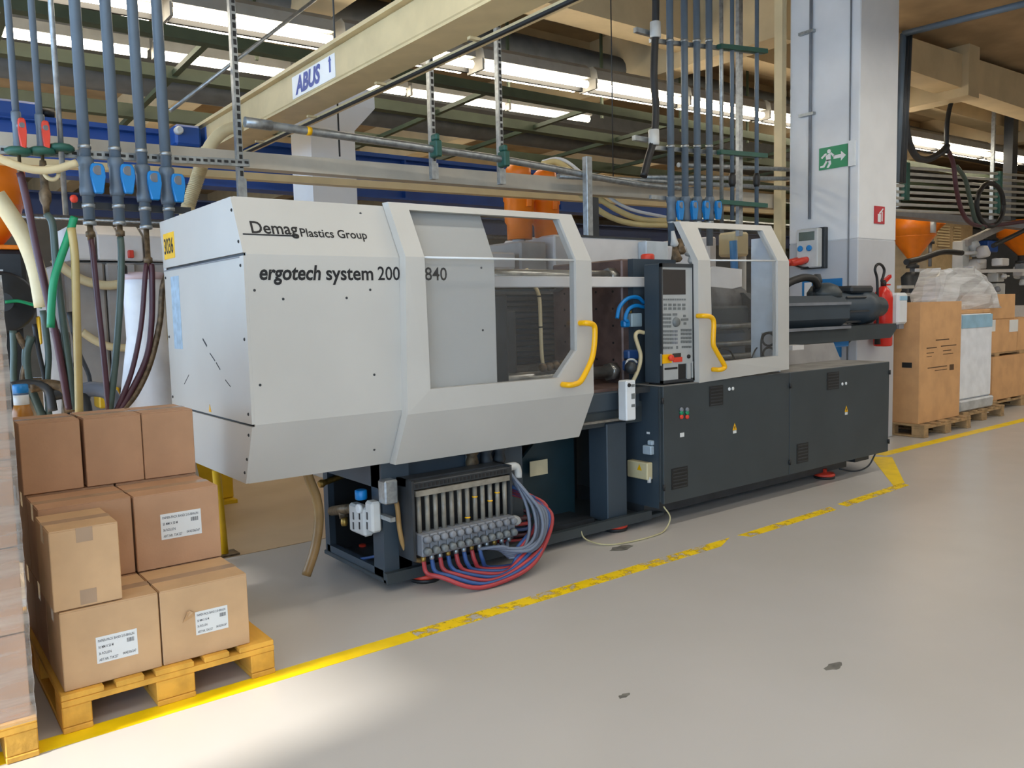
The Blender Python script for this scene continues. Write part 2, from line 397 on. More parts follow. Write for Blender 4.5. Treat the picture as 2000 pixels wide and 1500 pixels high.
# socket distribution box on the pillar
e0, e1 = at(1571, 450, 0, PX), at(1612, 522, 0, PX)
eb = thing('socket_box', 'grey wall socket box with display window and red plugs on the pillar', 'electrical box', (PX-.1, (e0.y+e1.y)/2, e1.z))
part('back_plate', MB().box(PX-.06, PX-.001, e1.y-.03, e0.y+.01, e1.z-.01, e0.z+.01, .005), CHAR, eb)
part('housing', MB().box(PX-.15, PX-.06, e1.y, e0.y, e1.z, e0.z, .01), SILV, eb)
hh = e0.z-e1.z; ww = e0.y-e1.y
part('display_window', MB().box(PX-.156, PX-.14, e0.y-ww*.85, e0.y-ww*.12, e0.z-hh*.3, e0.z-hh*.08, .004), mat('display_green_grey', '59665c', .2), eb)
for u in (.2, .62):
    part('blue_socket', MB().lathe((PX-.15, e0.y-ww*u, e0.z-hh*.5), (-1, 0, 0), [(.03, 0), (.033, .012), (.022, .016)], 14), BLUE, eb)
for u, l in ((.05, .12), (.5, .15)):
    part('red_plug', MB().tube([(PX-.12, e0.y-ww*u, e0.z-hh*.78), (PX-.15-l*.5, e0.y-ww*u+.03, e0.z-hh*.84), (PX-.15-l, e0.y-ww*u+.08, e0.z-hh*.88)], [.034, .04, .03], 12), RED, eb)
cb = crv([at(1545, 516, 0, 8.0), at(1565, 522, 0, 7.95), at(1582, 522, 0, PX-.12)])
part('cable', MB().tube(cb, .01, 6), BLACK, eb)
q0 = at(1568, 547, 0, PX); q1 = at(1645, 578, 0, PX)
bs = thing('blue_notice', 'blue notice board on the pillar behind the injection unit', 'sign', (PX-.01, q1.y, q1.z-.3))
part('sign_plate', MB().box(PX-.014, PX-.001, q1.y, q0.y, q1.z-.65, q0.z), mat('notice_blue', '1a78b8', .4), bs)
part('notice_sheet', MB().box(PX-.017, PX-.014, q0.y-.12, q0.y-.03, q1.z-.02, q0.z-.03), PAPER, bs)

# fire extinguisher on the pillar front
x0 = at(1731, 610, 1, 4.5).x; zb = at(1731, 676, 1, 4.5).z; zt = at(1735, 560, 1, 4.5).z
fe = thing('fire_extinguisher', 'red fire extinguisher with black looped hose hanging on the pillar', 'fire extinguisher', (x0, 4.53, zb))
r = .094; hgt = zt-zb
part('cylinder', MB().lathe((x0, 4.535, zb), (0, 0, 1), [(r*.9, 0), (r, .015), (r, hgt*.8), (r*.9, hgt*.9), (r*.45, hgt*.99), (.025, hgt*1.02)], 20), EXT, fe)
part('valve', MB().lathe((x0, 4.535, zt), (0, 0, 1), [(.03, 0), (.03, .05), (.02, .07)], 12), BLACK, fe)
part('lever', MB().prism([(x0-.02, 4.52, zt+.06), (x0+.02, 4.52, zt+.08), (x0+.13, 4.52, zt+.13), (x0+.14, 4.52, zt+.1), (x0+.03, 4.52, zt+.04)], (0, .03, 0)).prism([(x0, 4.52, zt+.03), (x0+.12, 4.52, zt+.03), (x0+.12, 4.52, zt+.015), (x0, 4.52, zt+.01)], (0, .03, 0)), EXT, fe)
hp = [at(px, py, 1, 4.5) for px, py in ((1722, 549), (1725, 540), (1727, 527), (1721, 517), (1713, 517), (1709, 527), (1713, 545), (1714, 585), (1714, 650))]
hp = [V((x0-.03, 4.52, zt+.03))]+hp
part('hose', MB().tube(crv(hp), .014, 8), BLACK, fe)
part('nozzle', MB().tube([hp[-1]+V((0, 0, .05)), hp[-1]-V((0, 0, .12))], [.02, .032], 12), BLACK, fe)
part('wall_bracket', MB().box(x0-.05, x0+.05, 4.6, 4.65, zb+.2, zb+.3), GALV, fe)
q0, q1 = at(1745, 572, 1, 4.6), at(1762, 638, 1, 4.6)
sd = thing('soap_dispenser', 'small white wall dispenser beside the fire extinguisher', 'dispenser', (q0.x, 4.6, q1.z))
part('housing', MB().box(PX+.60, PX+.81, PY-.13, PY-.002, q1.z+.03, q0.z, .025), WHITEP, sd)
part('blue_top', MB().box(PX+.62, PX+.79, PY-.135, PY-.02, q0.z-.09, q0.z-.03, .01), mat('pale_blue_plastic', '9cc4dc', .3), sd)
part('outlet', MB().box(PX+.66, PX+.76, PY-.11, PY-.03, q1.z-.02, q1.z+.035), GREYC, sd)

# overhead crane
cr = thing('crane_bridge', 'beige crane bridge beam crossing the hall diagonally overhead', 'crane', (2.5, 4, 3))
part('bridge_girder', MB().box(2.45, 2.60, -2, 7.75, 3.0, 3.2, .008), BEIGE, cr)
part('top_flange', MB().box(2.41, 2.66, -2, 7.75, 3.2, 3.225), BEIGE, cr)
part('lower_flange', MB().box(2.455, 2.70, -2, 7.75, 2.985, 3.0), BEIGE, cr)
part('power_rail', MB().box(2.71, 2.73, -2, 7.6, 2.945, 2.96), BLACK, cr)
part('cable_track', MB().box(2.73, 2.76, -2, 7.6, 2.95, 2.985), IVORY, cr)
for i in range(9): part('track_bracket', MB().box(2.66, 2.76, -1.5+i*1.05, -1.47+i*1.05, 2.97, 2.985), IVORY, cr)
CBL = mat('lettering_blue', '24459a', .5)
part('white_panel', MB().box(2.446, 2.449, at(655, 130, 0, 2.449).y, at(572, 180, 0, 2.449).y, 3.015, 3.165), WHITEP, cr)
p = at(577, 181, 0, 2.444); p2 = at(626, 153, 0, 2.444)
text('lettering', 'ABUS', CBL, cr, (2.4455, p.y, 3.04), (0, -1, 0), (0, 0, 1), width=abs(p.y-p2.y), size=.155, bold=.045, shear=.2)
p = at(643, 140, 0, 2.444)
part('arrow_mark', MB().prism([(2.4435, p.y, 3.06), (2.4435, p.y-.02, 3.06), (2.4435, p.y-.02, 3.13), (2.4435, p.y-.03, 3.13), (2.4435, p.y-.01, 3.16), (2.4435, p.y+.01, 3.13), (2.4435, p.y, 3.13)], (.002, 0, 0)), CBL, cr)
z0, z1 = at(0, 226, 1, 7.8).z, at(695, 290, 1, 7.8).z
zr = at(1100, 325, 1, 7.8).z
rw = thing('crane_runway', 'long blue crane runway girder behind the pipes', 'girder', (5, 7.9, z0-.35))
part('web', MB().box(-4, 9.5, 7.84, 7.9, z0-.42, z0-.02), BLUEP, rw)
part('flange', MB().box(-4, 9.5, 7.75, 7.99, z0-.02, z0+.02), BLUEP, rw)
part('flange', MB().box(-4, 9.5, 7.75, 7.99, z0-.44, z0-.42), BLUEP, rw)
for i in range(5): part('stiffener', MB().box(-2+i*2.2, -1.98+i*2.2, 7.76, 7.84, z0-.42, z0-.02), BLUEP, rw)
q0, q1 = at(-20, 195, 1, 7.7), at(85, 222, 1, 7.7)
tb = thing('crane_trolley', 'blue crane end carriage lying on the runway at far left', 'crane part', (q0.x, 7.7, q1.z))
part('housing', MB().box(q0.x-.4, q1.x, 7.72, 7.98, q1.z-.04, q0.z+.03, .02), BLUEP, tb)
part('bumper', MB().cyl((q1.x, 7.85, q1.z+.04), (q1.x+.1, 7.85, q1.z+.04), .04), BLACK, tb)
q0, q1 = at(335, 245, 1, 7.6), at(440, 285, 1, 7.6)
hs = thing('crane_hoist', 'blue crane drive carriage with round motor under the bridge end', 'crane part', (q0.x, 7.6, q1.z))
part('housing', MB().box(q0.x, q0.x+.22, 7.5, 7.7, q1.z-.05, q0.z, .02), BLUEP, hs)
part('housing', MB().box(q0.x+.26, q1.x, 7.5, 7.72, q1.z-.07, q0.z+.02, .02), BLUEP, hs)
part('motor', MB().lathe((q0.x+.02, 7.5, (q0.z+q1.z)/2), (0, -1, 0), [(.035, 0), (.035, .05), (.025, .08)], 14), SILV, hs)
b0 = at(40, 375, 1, 9.3).z
single('lower_rail', MB().box(-4, 16, 9.3, 9.4, b0-.2, b0).box(-4, 16, 9.25, 9.45, b0, b0+.02), mat('dark_navy_paint', '1c2c50', .5), 'lower long blue rail girder low behind the cream hoses', 'girder')
# mushroom columns
def column(px0, px1, pyt, y, label):
    a, c = at(px0, pyt, 1, y), at(px1, pyt, 1, y); w = c.x-a.x; cx = (a.x+c.x)/2; zt = a.z
    t = thing('mushroom_column', label, 'column', (cx, y+w/2, 0)); e = w*.38
    part('shaft', MB().box(cx-w/2, cx+w/2, y, y+w, 0, zt), CONC, t)
    lo = [(cx-w/2, y), (cx+w/2, y), (cx+w/2, y+w), (cx-w/2, y+w)]; hi = [(cx-w/2-e, y-e*.6), (cx+w/2+e, y-e*.6), (cx+w/2+e, y+w+e), (cx-w/2-e, y+w+e)]
    mb = MB(); mb.hull([V((*p, zt)) for p in lo], [V((*p, zt+.2)) for p in hi]); part('capital', mb, CONC, t)
    part('drop_panel', MB().box(cx-w/2-e, cx+w/2+e, y-e*.6, y+w+e, zt+.2, zt+.36), CONC, t)
column(606, 692, 245, 7.0, 'white concrete column with flared capital seen under the crane beam')

# ------------------------------------------------------------------ service corridor behind the machine
def slab(name, pa, pb, pc, pd, y, dep, mt, label, cat):
    """long bar seen between two pixel heights at each end, in the plane y"""
    a, b, c, d = (at(*p, 1, y) for p in (pa, pb, pc, pd))
    return single(name, MB().prism([a, b, c, d], (0, dep, 0)), mt, label, cat)
slab('trunking_beam', (-60, 252), (-60, 286), (1529, 408), (1529, 381), 5.62, .12, BEAM, 'long grey-beige trunking beam running behind the machine to the pillar', 'beam')
slab('ivory_rail', (-60, 300), (-60, 314), (1525, 418), (1525, 406), 6.3, .1, IVORY, 'long ivory steel rail below and behind the trunking beam', 'rail')
a0 = at(1533, 100, 1, 5.5)
single('ivory_post', MB().box(a0.x-.05, a0.x+.03, 5.5, 5.6, 1.0, 5.3), IVORY, 'ivory steel post rising close to the left side of the pillar', 'post')
def strut(px, py, pyb, y, label, w=.041):
    p, q = at(px, py, 1, y), at(px, pyb, 1, y); x = p.x
    t = thing('channel_strut', label, 'strut', (x, y, q.z), 'galvanised slotted struts hanging from the ceiling')
    part('channel', MB().box(x-w*.6, x+w*.35, y-.02, y+.025, q.z, 5.3), GALV, t)
    b = MB(); z = q.z+.03
    while z < 4.6: b.box(x-w*.28, x+w*.22, y-.0225, y-.019, z, z+.034); z += .052
    part('slots', b, BLACK, t, kind='stuff')
    part('foot_plate', MB().box(x-w*.8, x+w*.6, y-.03, y-.02, q.z, q.z+.12), GALV, t)
strut(462, 180, 385, 5.42, 'left galvanised strut passing behind the top corner of the machine cover')
strut(842, 180, 350, 5.42, 'galvanised slotted strut carrying the upper green pipe clamp')
strut(975, 180, 360, 5.42, 'galvanised slotted strut just left of the two orange hoppers')
p0, p1 = at(332, 217, 1, 5.5), at(640, -20, 1, 5.5)
single('diagonal_brace', MB().cyl(p0, p1, .012, 8), GALV, 'thin galvanised diagonal brace rod rising to the right', 'brace')
for i, (px, y, yb, lab) in enumerate(((657, 5.9, 305, 'thin steel hanger rod in front of the crane lettering'), (1195, 6.4, 345, 'thin steel hanger rod left of the black cable bundle'))):
    p = at(px, 150, 1, y); q = at(px, yb, 1, y); single('hanger_rod', MB().cyl((p.x, y, q.z), (p.x, y, 5.3), .007, 6), CHAR, lab, 'rod')
# compressed air line with green clamps
tp = [at(px, py, 1, 5.36) for px, py in ((478, 238), (700, 270), (845, 291), (978, 311), (1090, 331), (1180, 349), (1260, 362), (1330, 368))]
tl = thing('air_pipe', 'long grey steel air pipe hung on the struts and sagging to the right', 'pipe', tp[0])
part('pipe', MB().tube(crv(tp, 5), .028, 12), GALV, tl)
part('coupling', MB().tube([tp[0], tp[0]+(tp[1]-tp[0])*.22], .034, 12), GALV, tl)
part('yellow_band', MB().tube([tp[0]+(tp[1]-tp[0])*.52, tp[0]+(tp[1]-tp[0])*.56], .03, 12), YEL, tl)
for i in (2, 3):
    part('pipe_clamp', MB().box(tp[i].x-.005, tp[i].x+.05, 5.30, 5.40, tp[i].z-.06, tp[i].z+.06, .008).box(tp[i].x, tp[i].x+.04, 5.31, 5.39, tp[i].z+.06, tp[i].z+.11, .01), GREEN, tl)
for i, (a, b, lab) in enumerate((((1325, 322), (1541, 331), 'upper'), ((1255, 346), (1541, 349), 'middle'), ((1090, 344), (1541, 368), 'lower'))):
    single('conduit_pipe', MB().cyl(at(*a, 1, 5.5), at(*b, 1, 5.5), .024, 10), GALV, lab+' grey conduit pipe running behind the right pipe riser to the pillar', 'pipe')

# left rail with clamps
a, b = at(-40, 291, 1, 5.38), at(486, 319, 1, 5.38)
rl = thing('clamp_rail', 'perforated steel clamp rail holding the left pipes at valve height', 'rail', a)
part('rail', MB().bar(a, b, .03, .045), GALV, rl)
bb = MB()
for i in range(34):
    q = a+(b-a)*((i+.5)/34); bb.box(q.x-.012, q.x+.014, q.y-.018, q.y-.0155, q.z-.006, q.z+.01)
part('slots', bb, BLACK, rl, kind='stuff')
a, b = at(140, 400, 1, 5.38), at(372, 412, 1, 5.38)
rl2 = thing('clamp_rail', 'lower short steel clamp rail under the blue valves', 'rail', a)
part('rail', MB().bar(a, b, .03, .04), CHAR, rl2)

def pip(px, py, y=5.3): return at(px, py, 1, y)
def riser(px, ptop, lab, r, mt, pyb, handle, hm, hy, grp, bands, fit=None, fitm=RUST, y=5.3, hside=.05):
    x = pip(px, ptop, y).x
    # follow the vertical down: pixel column drifts, so use heights from the rail depth
    Z = lambda py: pip(px+(py-ptop)*.07 if y > 5.2 else px, py, y).z
    t = thing('water_pipe', lab, 'pipe', (x, y, Z(pyb)), grp)
    part('pipe', MB().cyl((x, y, Z(pyb)), (x, y, 5.3), r, 16), mt, t)
    if handle:
        z = Z(hy); R = r*1.25; hw = 1.15 if r > .025 else .6
        part('valve_body', MB().lathe((x, y, z-.11), (0, 0, 1), [(R, 0), (R*1.08, .02), (R*1.08, .05), (R, .06), (R, .16), (R*1.12, .17), (R*1.12, .21), (R, .22)], 16), PVC, t)
        hd = part('valve_handle', MB().prism([(x+hside+(a-.004)*hw, y-R-.03, z+b_) for a, b_ in ((-.03, .045), (-.022, .07), (.026, .07), (.036, .045), (.036, 0), (.024, -.1), (-.016, -.1), (-.03, 0))], (0, .035, 0), .006), hm, t)
        part('handle_boss', MB().cyl((x+hside, y-R-.034, z+.03), (x+hside-.02, y, z+.03), .024*hw, 12), GREYC, hd)
    for by in bands:
        z = Z(by); part('clamp_band', MB().lathe((x, y, z-.012), (0, 0, 1), [(r, 0), (r*1.14, .002), (r*1.14, .022), (r, .024)], 16), GALV, t)
    if fit: part('fitting', MB().lathe((x, y, Z(fit)), (0, 0, 1), [(r*.55, 0), (r*.55, .02), (r*.8, .022), (r*.8, .05), (r*.5, .055), (r*.5, Z(pyb)-Z(fit))], 12), fitm, t)
    return t, x, Z
grp = 'grey water pipes with blue valves on the left'
labs = ('leftmost of the four thick grey pipes with blue valves', 'second from left of the thick grey pipes with blue valves', 'third from left of the thick grey pipes with blue valves, ending in a brown fitting', 'thick grey pipe with blue valve nearest the machine cover')
def hose(name, pts, r, mt, parent, y=5.28, n=6):
    P = [V(p) if len(p) == 3 else pip(p[0], p[1], y) for p in pts]
    return part(name, MB().tube(crv(P, n), r, 8), mt, parent)
for i, (px, hy, l) in enumerate(zip((159, 218, 270, 317), (345, 346, 359, 364), labs)):
    t, x, Z = riser(px, 200, l, .0315, PVC, (430, 432, 440, 446)[i], True, BLUE, hy, grp, ((287, 402, 436), (291, 403, 436), (295, 408, 444), (301, 409, 448))[i], fit=(470, 468, 520, 520)[i], fitm=RUST)
    if i == 0: hose('hose', [(x, 5.3, Z(466)), (182, 500), (191, 590), (203, 700), (212, 800)], .017, MAROON, t)
    if i == 1: hose('hose', [(x, 5.3, Z(464)), (237, 500), (235, 580), (226, 700), (215, 800)], .02, GRNH, t)
    if i == 2:
        hose('hose', [(x-.01, 5.3, Z(516)), (283, 545), (275, 640), (256, 730), (228, 800)], .015, MAROON, t)
        hose('hose', [(x+.015, 5.29, Z(516)), (297, 545), (296, 630), (284, 705), (240, 792), (225, 805)], .018, MAROON, t)
    if i == 3: hose('hose', [(x, 5.3, Z(516)), (318, 560), (312, 630), (293, 710), (265, 770), (235, 805)], .018, MATS['oxidised_brass'], t)
for px, hy, l in ((24, 258, 'thin grey pipe with red valve at the far left'), (70, 263, 'thin grey pipe with red valve second from the left edge')):
    t, x, Z = riser(px, 130, l, .018, PVC, 300, True, RED, hy, 'thin pipes with red valves', (), fit=345, hside=.02)
    part('rail_clamp', MB().lathe((x, 5.3, Z(296)-.02), (0, 0, 1), [(.05, 0), (.07, .012), (.07, .03), (.05, .042)], 8), GREEN, t)
    if px < 50: hose('hose', [(x, 5.3, Z(338)), (54, 400), (70, 480), (90, 570), (110, 660), (128, 760), (135, 800)], .02, MAROON, t)
    else:
        part('ball_valve', MB().lathe((x, 5.3, Z(420)), (0, 0, 1), [(.015, 0), (.018, .05), (.03, .08), (.032, .12), (.02, .15), (.022, .25), (.016, .3)], 12), RUST, t)
        part('valve_eye', MB().tube(crv([(x+.03+.035*math.cos(k*PI/6), 5.24, Z(340)+.035*math.sin(k*PI/6)) for k in range(13)], 2), .012, 8), CREAM, t)
        hose('hose', [(x, 5.3, Z(418)), (103, 440), (110, 520), (122, 620), (136, 720), (146, 800)], .02, GRNH, t)
x = pip(108, 130).x
t = thing('thin_grey_pipe', 'thin pale grey pipe between the red and the blue valves', 'pipe', (x, 5.3, pip(133, 400).z))
part('pipe', MB().cyl((x, 5.3, pip(133, 420).z), (x, 5.3, 5.3), .015, 12), GALV, t)
part('rail_clamp', MB().lathe((x, 5.3, pip(122, 297).z), (0, 0, 1), [(.05, 0), (.07, .012), (.07, .03), (.05, .042)], 8), GREEN, t)
part('red_knob', MB().lathe((x+.03, 5.27, pip(138, 390).z), (.6, -1, 0), [(.005, 0), (.022, .01), (.022, .025), (.01, .03)], 12), RED, t)
def ahose(name, pts, r, mt, lab, y=5.28, cat='hose', n=6):
    P = [pip(*p[:2], p[2] if len(p) > 2 else y) for p in pts]
    return single(name, MB().tube(crv(P, n), r, 9), mt, lab, cat)
ahose('green_hose', [(145, 424), (136, 455), (120, 500), (106, 545), (101, 590), (99, 640)], .021, GRNB, 'bright green flat hose hanging among the left pipes', 5.22)
ahose('tan_hose', [(139, 445), (146, 500), (149, 600), (152, 700), (155, 815)], .022, mat('yellow_tan_hose', 'b09a60', .4), 'straight tan yellow hose hanging vertically left of the maroon hoses', 5.2)
ahose('cream_hose', [(-10, 305), (30, 322), (70, 332), (110, 330), (150, 318)], .022, CREAM, 'cream hose sagging under the red valves', 5.2)
ahose('cream_hose', [(-8, 380), (20, 420), (50, 470), (72, 530), (85, 600)], .05, CREAM, 'thick cream hose falling from the orange hopper at far left', 5.6)
P = [pip(px, py, 6.0) for px, py in ((470, 246), (440, 255), (415, 278), (398, 310), (385, 350), (368, 402), (360, 440))] + [V((1.62, 6.0, 1.2)), V((1.62, 6.0, .04))]
ch = thing('cream_ribbed_hose', 'cream ribbed suction hose curving down from the crane beam', 'hose', P[-1])
cp = crv(P, 8); part('hose', MB().tube(cp, .042, 12), CREAM, ch)
bb = MB()
for i in range(20, 44):
    for tt in (0, .5):
        q = cp[i]+(cp[i+1]-cp[i])*tt; bb.lathe(q, cp[i+1]-cp[i], [(.043, 0), (.049, .004), (.043, .01)], 12)
part('ribs', bb, CREAM, ch, kind='stuff')

# right pipe riser
grp = 'grey water pipes with blue valves behind the control panel'
labs = ('leftmost', 'second from left', 'third from left', 'rightmost')
YR = 4.98
for i, px in enumerate((1309, 1337, 1361, 1385)):
    t, x, Z = riser(px, 150, labs[i]+' of the four grey pipes with blue valves rising behind the control panel', .031, PVC, 480, True, BLUE, 408, grp, (80, 286), y=YR, hside=.06)
    part('clamp_band', MB().lathe((x, YR, Z(437)), (0, 0, 1), [(.031, 0), (.037, .002), (.037, .022), (.031, .024)], 14), GALV, t)
for i, (px, r, mt_, pyb, l) in enumerate(((1409, .019, GALV, 455, 'thin pale pipe beside the right riser'), (1430, .02, PVC, 430, 'thin grey pipe with black valve in the right riser'), (1478, .02, PVC, 440, 'thin grey pipe at the right end of the riser'), (1454, .03, GALV, 460, 'galvanised strut carrying the right riser clamps'))):
    x = at(px, 200, 1, 5.0).x; zb = at(px, pyb, 1, 5.0).z
    t = thing('thin_pipe' if i < 3 else 'riser_strut', l, 'pipe' if i < 3 else 'strut', (x, 5.0, zb))
    part('pipe' if i < 3 else 'channel', (MB().cyl((x, 5.0, zb), (x, 5.0, 5.3), r, 10) if i < 3 else MB().box(x-.03, x+.03, 5.04, 5.08, zb, 5.3)), mt_, t)
    if i in (1, 2): zv = at(px, 365, 1, 5.0).z; part('valve_body', MB().lathe((x, 5.0, zv), (0, 0, 1), [(.022, 0), (.034, .03), (.034, .1), (.022, .13)], 12), BLACK, t)
for py, l in ((97, 'upper'), (300, 'middle'), (397, 'lower')):
    a, b = at(1270, py-18 if py < 200 else py-12, 1, 5.03), at(1488, py+6, 1, 5.03)
    t = thing('riser_clamp_rail', l+' clamp rail across the right pipe riser', 'rail', a)
    part('rail', MB().bar(a, b, .03, .035), GALV, t)
    part('green_clamps', MB().bar(a+(b-a)*.55-V((0, .045, 0)), b-V((0, .045, 0)), .05, .04), GREEN, t, 'dark green clamp blocks')
bp = [at(px, py, 1, 4.9) for px, py in ((1281, -20), (1280, 60), (1277, 150), (1281, 210), (1277, 270), (1266, 310), (1257, 345))]
cb = thing('cable_bundle', 'black cable bundle with white clamps left of the right pipes', 'cable', bp[-1])
part('cable', MB().tube(crv(bp, 6), .032, 10), BLACK, cb)
bp2 = [p+V((.03, .02, 0)) for p in bp]; part('cable', MB().tube(crv(bp2, 6), .02, 8), BLACK, cb)
for i in (1, 4):
    q = bp[i]; part('white_clamp', MB().lathe(q-V((0, 0, .06)), (0, 0, 1), [(.045, 0), (.047, .02), (.045, .13)], 12), SILV, cb)
    part('bracket', MB().box(q.x-.16, q.x+.1, 4.96, 5.0, q.z-.02, q.z+.02), GALV, cb)

# orange hoppers behind, a post, yellow hoses
def hopper(px, py0, py1, y, w, lab, grp='orange material hoppers'):
    a, b = at(px, py0, 1, y), at(px, py1, 1, y); H = a.z-b.z; x = a.x; r = w/2
    t = thing('orange_hopper', lab, 'hopper', (x, y, b.z), grp)
    part('body', MB().lathe((x, y, b.z), (0, 0, 1), [(r*.8, 0), (r*.82, H*.2), (r*.95, H*.24), (r*.95, H*.5), (r*1.02, H*.52), (r*1.02, H*.62), (r*.85, H*.63)], 18), ORANGE, t)
    part('lid', MB().lathe((x, y, b.z+H*.63), (0, 0, 1), [(r*.72, 0), (r*.75, H*.2), (r*.8, H*.22), (r*.8, H*.32), (r*.55, H*.37)], 18), ORANGE, t)
    part('clasp', MB().box(x-.03, x+.03, y-r*1.08, y-r*.9, b.z+H*.42, b.z+H*.56, .005), ORANGE, t)
    return t
hopper(1012, 322, 468, 6.9, .33, 'left of the two orange hoppers behind the door top')
hopper(1064, 333, 470, 6.9, .31, 'right of the two orange hoppers behind the door top')
hm = thing('background_machine', 'pale machine with grey hoods under the two orange hoppers, behind the mould area', 'machine', (5.6, 6.6, 0))
def hx(px, py=490): return at(px, py, 1, 6.6)
part('body', MB().box(hx(940).x, hx(1300).x, 6.75, 7.6, .02, hx(1000, 520).z, .02), MGREY, hm)
part('hood', MB().box(hx(948).x, hx(1010).x, 6.62, 7.5, hx(980, 525).z, hx(980, 492).z, .02), MWHITE, hm)
part('hood', MB().box(hx(1085).x, hx(1128).x, 6.62, 7.5, hx(1100, 540).z, hx(1100, 458).z, .02), MWHITE, hm)
part('grey_box', MB().box(hx(1022).x, hx(1075).x, 6.65, 7.5, hx(1040, 530).z, hx(1040, 470).z, .02), MGREY, hm)
part('hopper_stand', MB().cyl((at(1012, 400, 1, 6.9).x, 6.9, hx(1000, 525).z), (at(1012, 400, 1, 6.9).x, 6.9, at(1012, 468, 1, 6.9).z), .07, 12), SILV, hm)
part('hopper_stand', MB().cyl((at(1064, 400, 1, 6.9).x, 6.9, hx(1000, 525).z), (at(1064, 400, 1, 6.9).x, 6.9, at(1064, 468, 1, 6.9).z), .07, 12), SILV, hm)
part('blue_pipe', MB().cyl(at(1432, 470, 1, 6.7), at(1436, 560, 1, 6.7), .05, 10), BLUE, hm)
part('hood', MB().box(at(1438, 460, 1, 6.7).x, at(1464, 460, 1, 6.7).x, 6.7, 7.0, at(1450, 500, 1, 6.7).z, at(1450, 452, 1, 6.7).z, .03), IVBOX, hm)
part('hood_post', MB().cyl((at(1450, 460, 1, 6.85).x, 6.85, .6), (at(1450, 460, 1, 6.85).x, 6.85, at(1450, 499, 1, 6.7).z), .05, 10), SILV, hm)
part('hood', MB().box(at(1385, 480, 1, 6.7).x, at(1400, 480, 1, 6.7).x, 6.7, 7.5, 1.0, at(1390, 462, 1, 6.7).z, .02), MWHITE, hm)
p = at(1147, 306, 1, 5.3); q = at(1147, 470, 1, 5.3)
single('galvanised_post', MB().box(p.x-.035, p.x+.03, 5.27, 5.33, 0, p.z, .004), GALV, 'bright galvanised square post standing behind the sliding door', 'post')
single('black_post', MB().box(p.x+.045, p.x+.14, 5.31, 5.36, 0, at(1165, 385, 1, 5.3).z, .004), CHAR, 'dark steel post right beside the galvanised post', 'post')
YH = mat('pale_yellow_hose', 'd8c48c', .4, var=.04)
for i, (pts, r, l) in enumerate(((((1060, 320), (1085, 316), (1115, 335), (1160, 380), (1215, 415), (1265, 430), (1330, 430)), .028, 'upper pale yellow hose sagging behind the galvanised post'),
                     (((1110, 350), (1150, 395), (1195, 425), (1245, 438), (1310, 440)), .028, 'lower pale yellow hose sagging behind the galvanised post'),
                     (((1060, 316), (1090, 310), (1120, 325), (1180, 378), (1230, 408), (1300, 424)), .016, 'thin white hose above the pale yellow hoses'))):
    ahose('yellow_hose', pts, r, YH if i < 2 else SACK, l, 5.75)
# yellow barrier post and guard behind the boxes
x, y = 1.66, 5.2; zt = at(424, 918, 1, y).z
bp_ = thing('barrier_post', 'yellow tubular barrier post with side arm behind the stacked cartons', 'barrier', (x, y, 0))
part('post', MB().cyl((x, y, 0.01), (x-.02, y, zt), .027, 14), YELP, bp_)
part('arm', MB().cyl((x-.02, y, zt-.12), (x-.35, y, zt-.14), .026, 12), YELP, bp_)
part('base_plate', MB().box(x-.07, x+.08, y-.06, y+.06, 0, .012), RUST, bp_)
q0, q1 = at(392, 900, 1, 6.7), at(458, 984, 1, 6.7)
gp = thing('yellow_guard', 'dark yellow steel guard plate low behind the machine', 'guard', (q0.x, 6.7, 0))
part('plate', MB().box(q0.x-.1, q1.x, 6.7, 6.75, .03, .75, .01), YELP, gp)
part('foot', MB().box(q1.x-.2, q1.x, 6.62, 6.83, 0, .03), YELP, gp)

# neighbouring machine behind the hoses (left background)
q0, q1 = at(128, 440, 1, 7.0), at(345, 800, 1, 7.0)
nm = thing('background_machine', 'pale grey moulding machine behind the hanging hoses', 'machine', (q0.x, 7, 0))
X = lambda px: at(px, 520, 1, 7.0).x
Zz = lambda py: at(240, py, 1, 7.0).z
part('grey_body', MB().box(X(122), X(345), 7.0, 8.4, .25, Zz(512), .02), MGREY, nm)
for a, c in ((146, 186), (190, 232), (236, 278), (283, 330)):
    part('white_hood', MB().prism([(X(a), 6.94, Zz(510)), (X(a), 6.94, Zz(462)), (X(a), 7.08, Zz(440)), (X(a), 7.9, Zz(440)), (X(a), 7.9, Zz(510))], (X(c)-X(a), 0, 0), .01), MWHITE, nm)
part('side_cover', MB().box(X(122), X(200), 6.94, 7.0, Zz(760), Zz(515), .015), MGREY, nm)
part('side_cover', MB().box(X(203), X(262), 6.94, 7.0, Zz(760), Zz(515), .015), MGREY, nm)
part('red_button', MB().box(X(247), X(257), 6.9, 6.95, Zz(505), Zz(490), .004), RED, nm)
part('hose', MB().tube(crv([at(px, py, 1, 6.85) for px, py in ((105, 505), (130, 528), (165, 548), (205, 557), (250, 553))]), .035, 9), CREAM, nm)
part('hose', MB().tube(crv([at(px, py, 1, 6.85) for px, py in ((160, 648), (185, 665), (215, 677), (250, 680))]), .03, 9), CREAM, nm)
part('yellow_tray', MB().box(X(165), X(206), 6.8, 7.0, Zz(790), Zz(752), .01), YELP, nm)
part('base', MB().box(X(122), X(345), 7.05, 8.4, 0, .25), CHAR, nm)
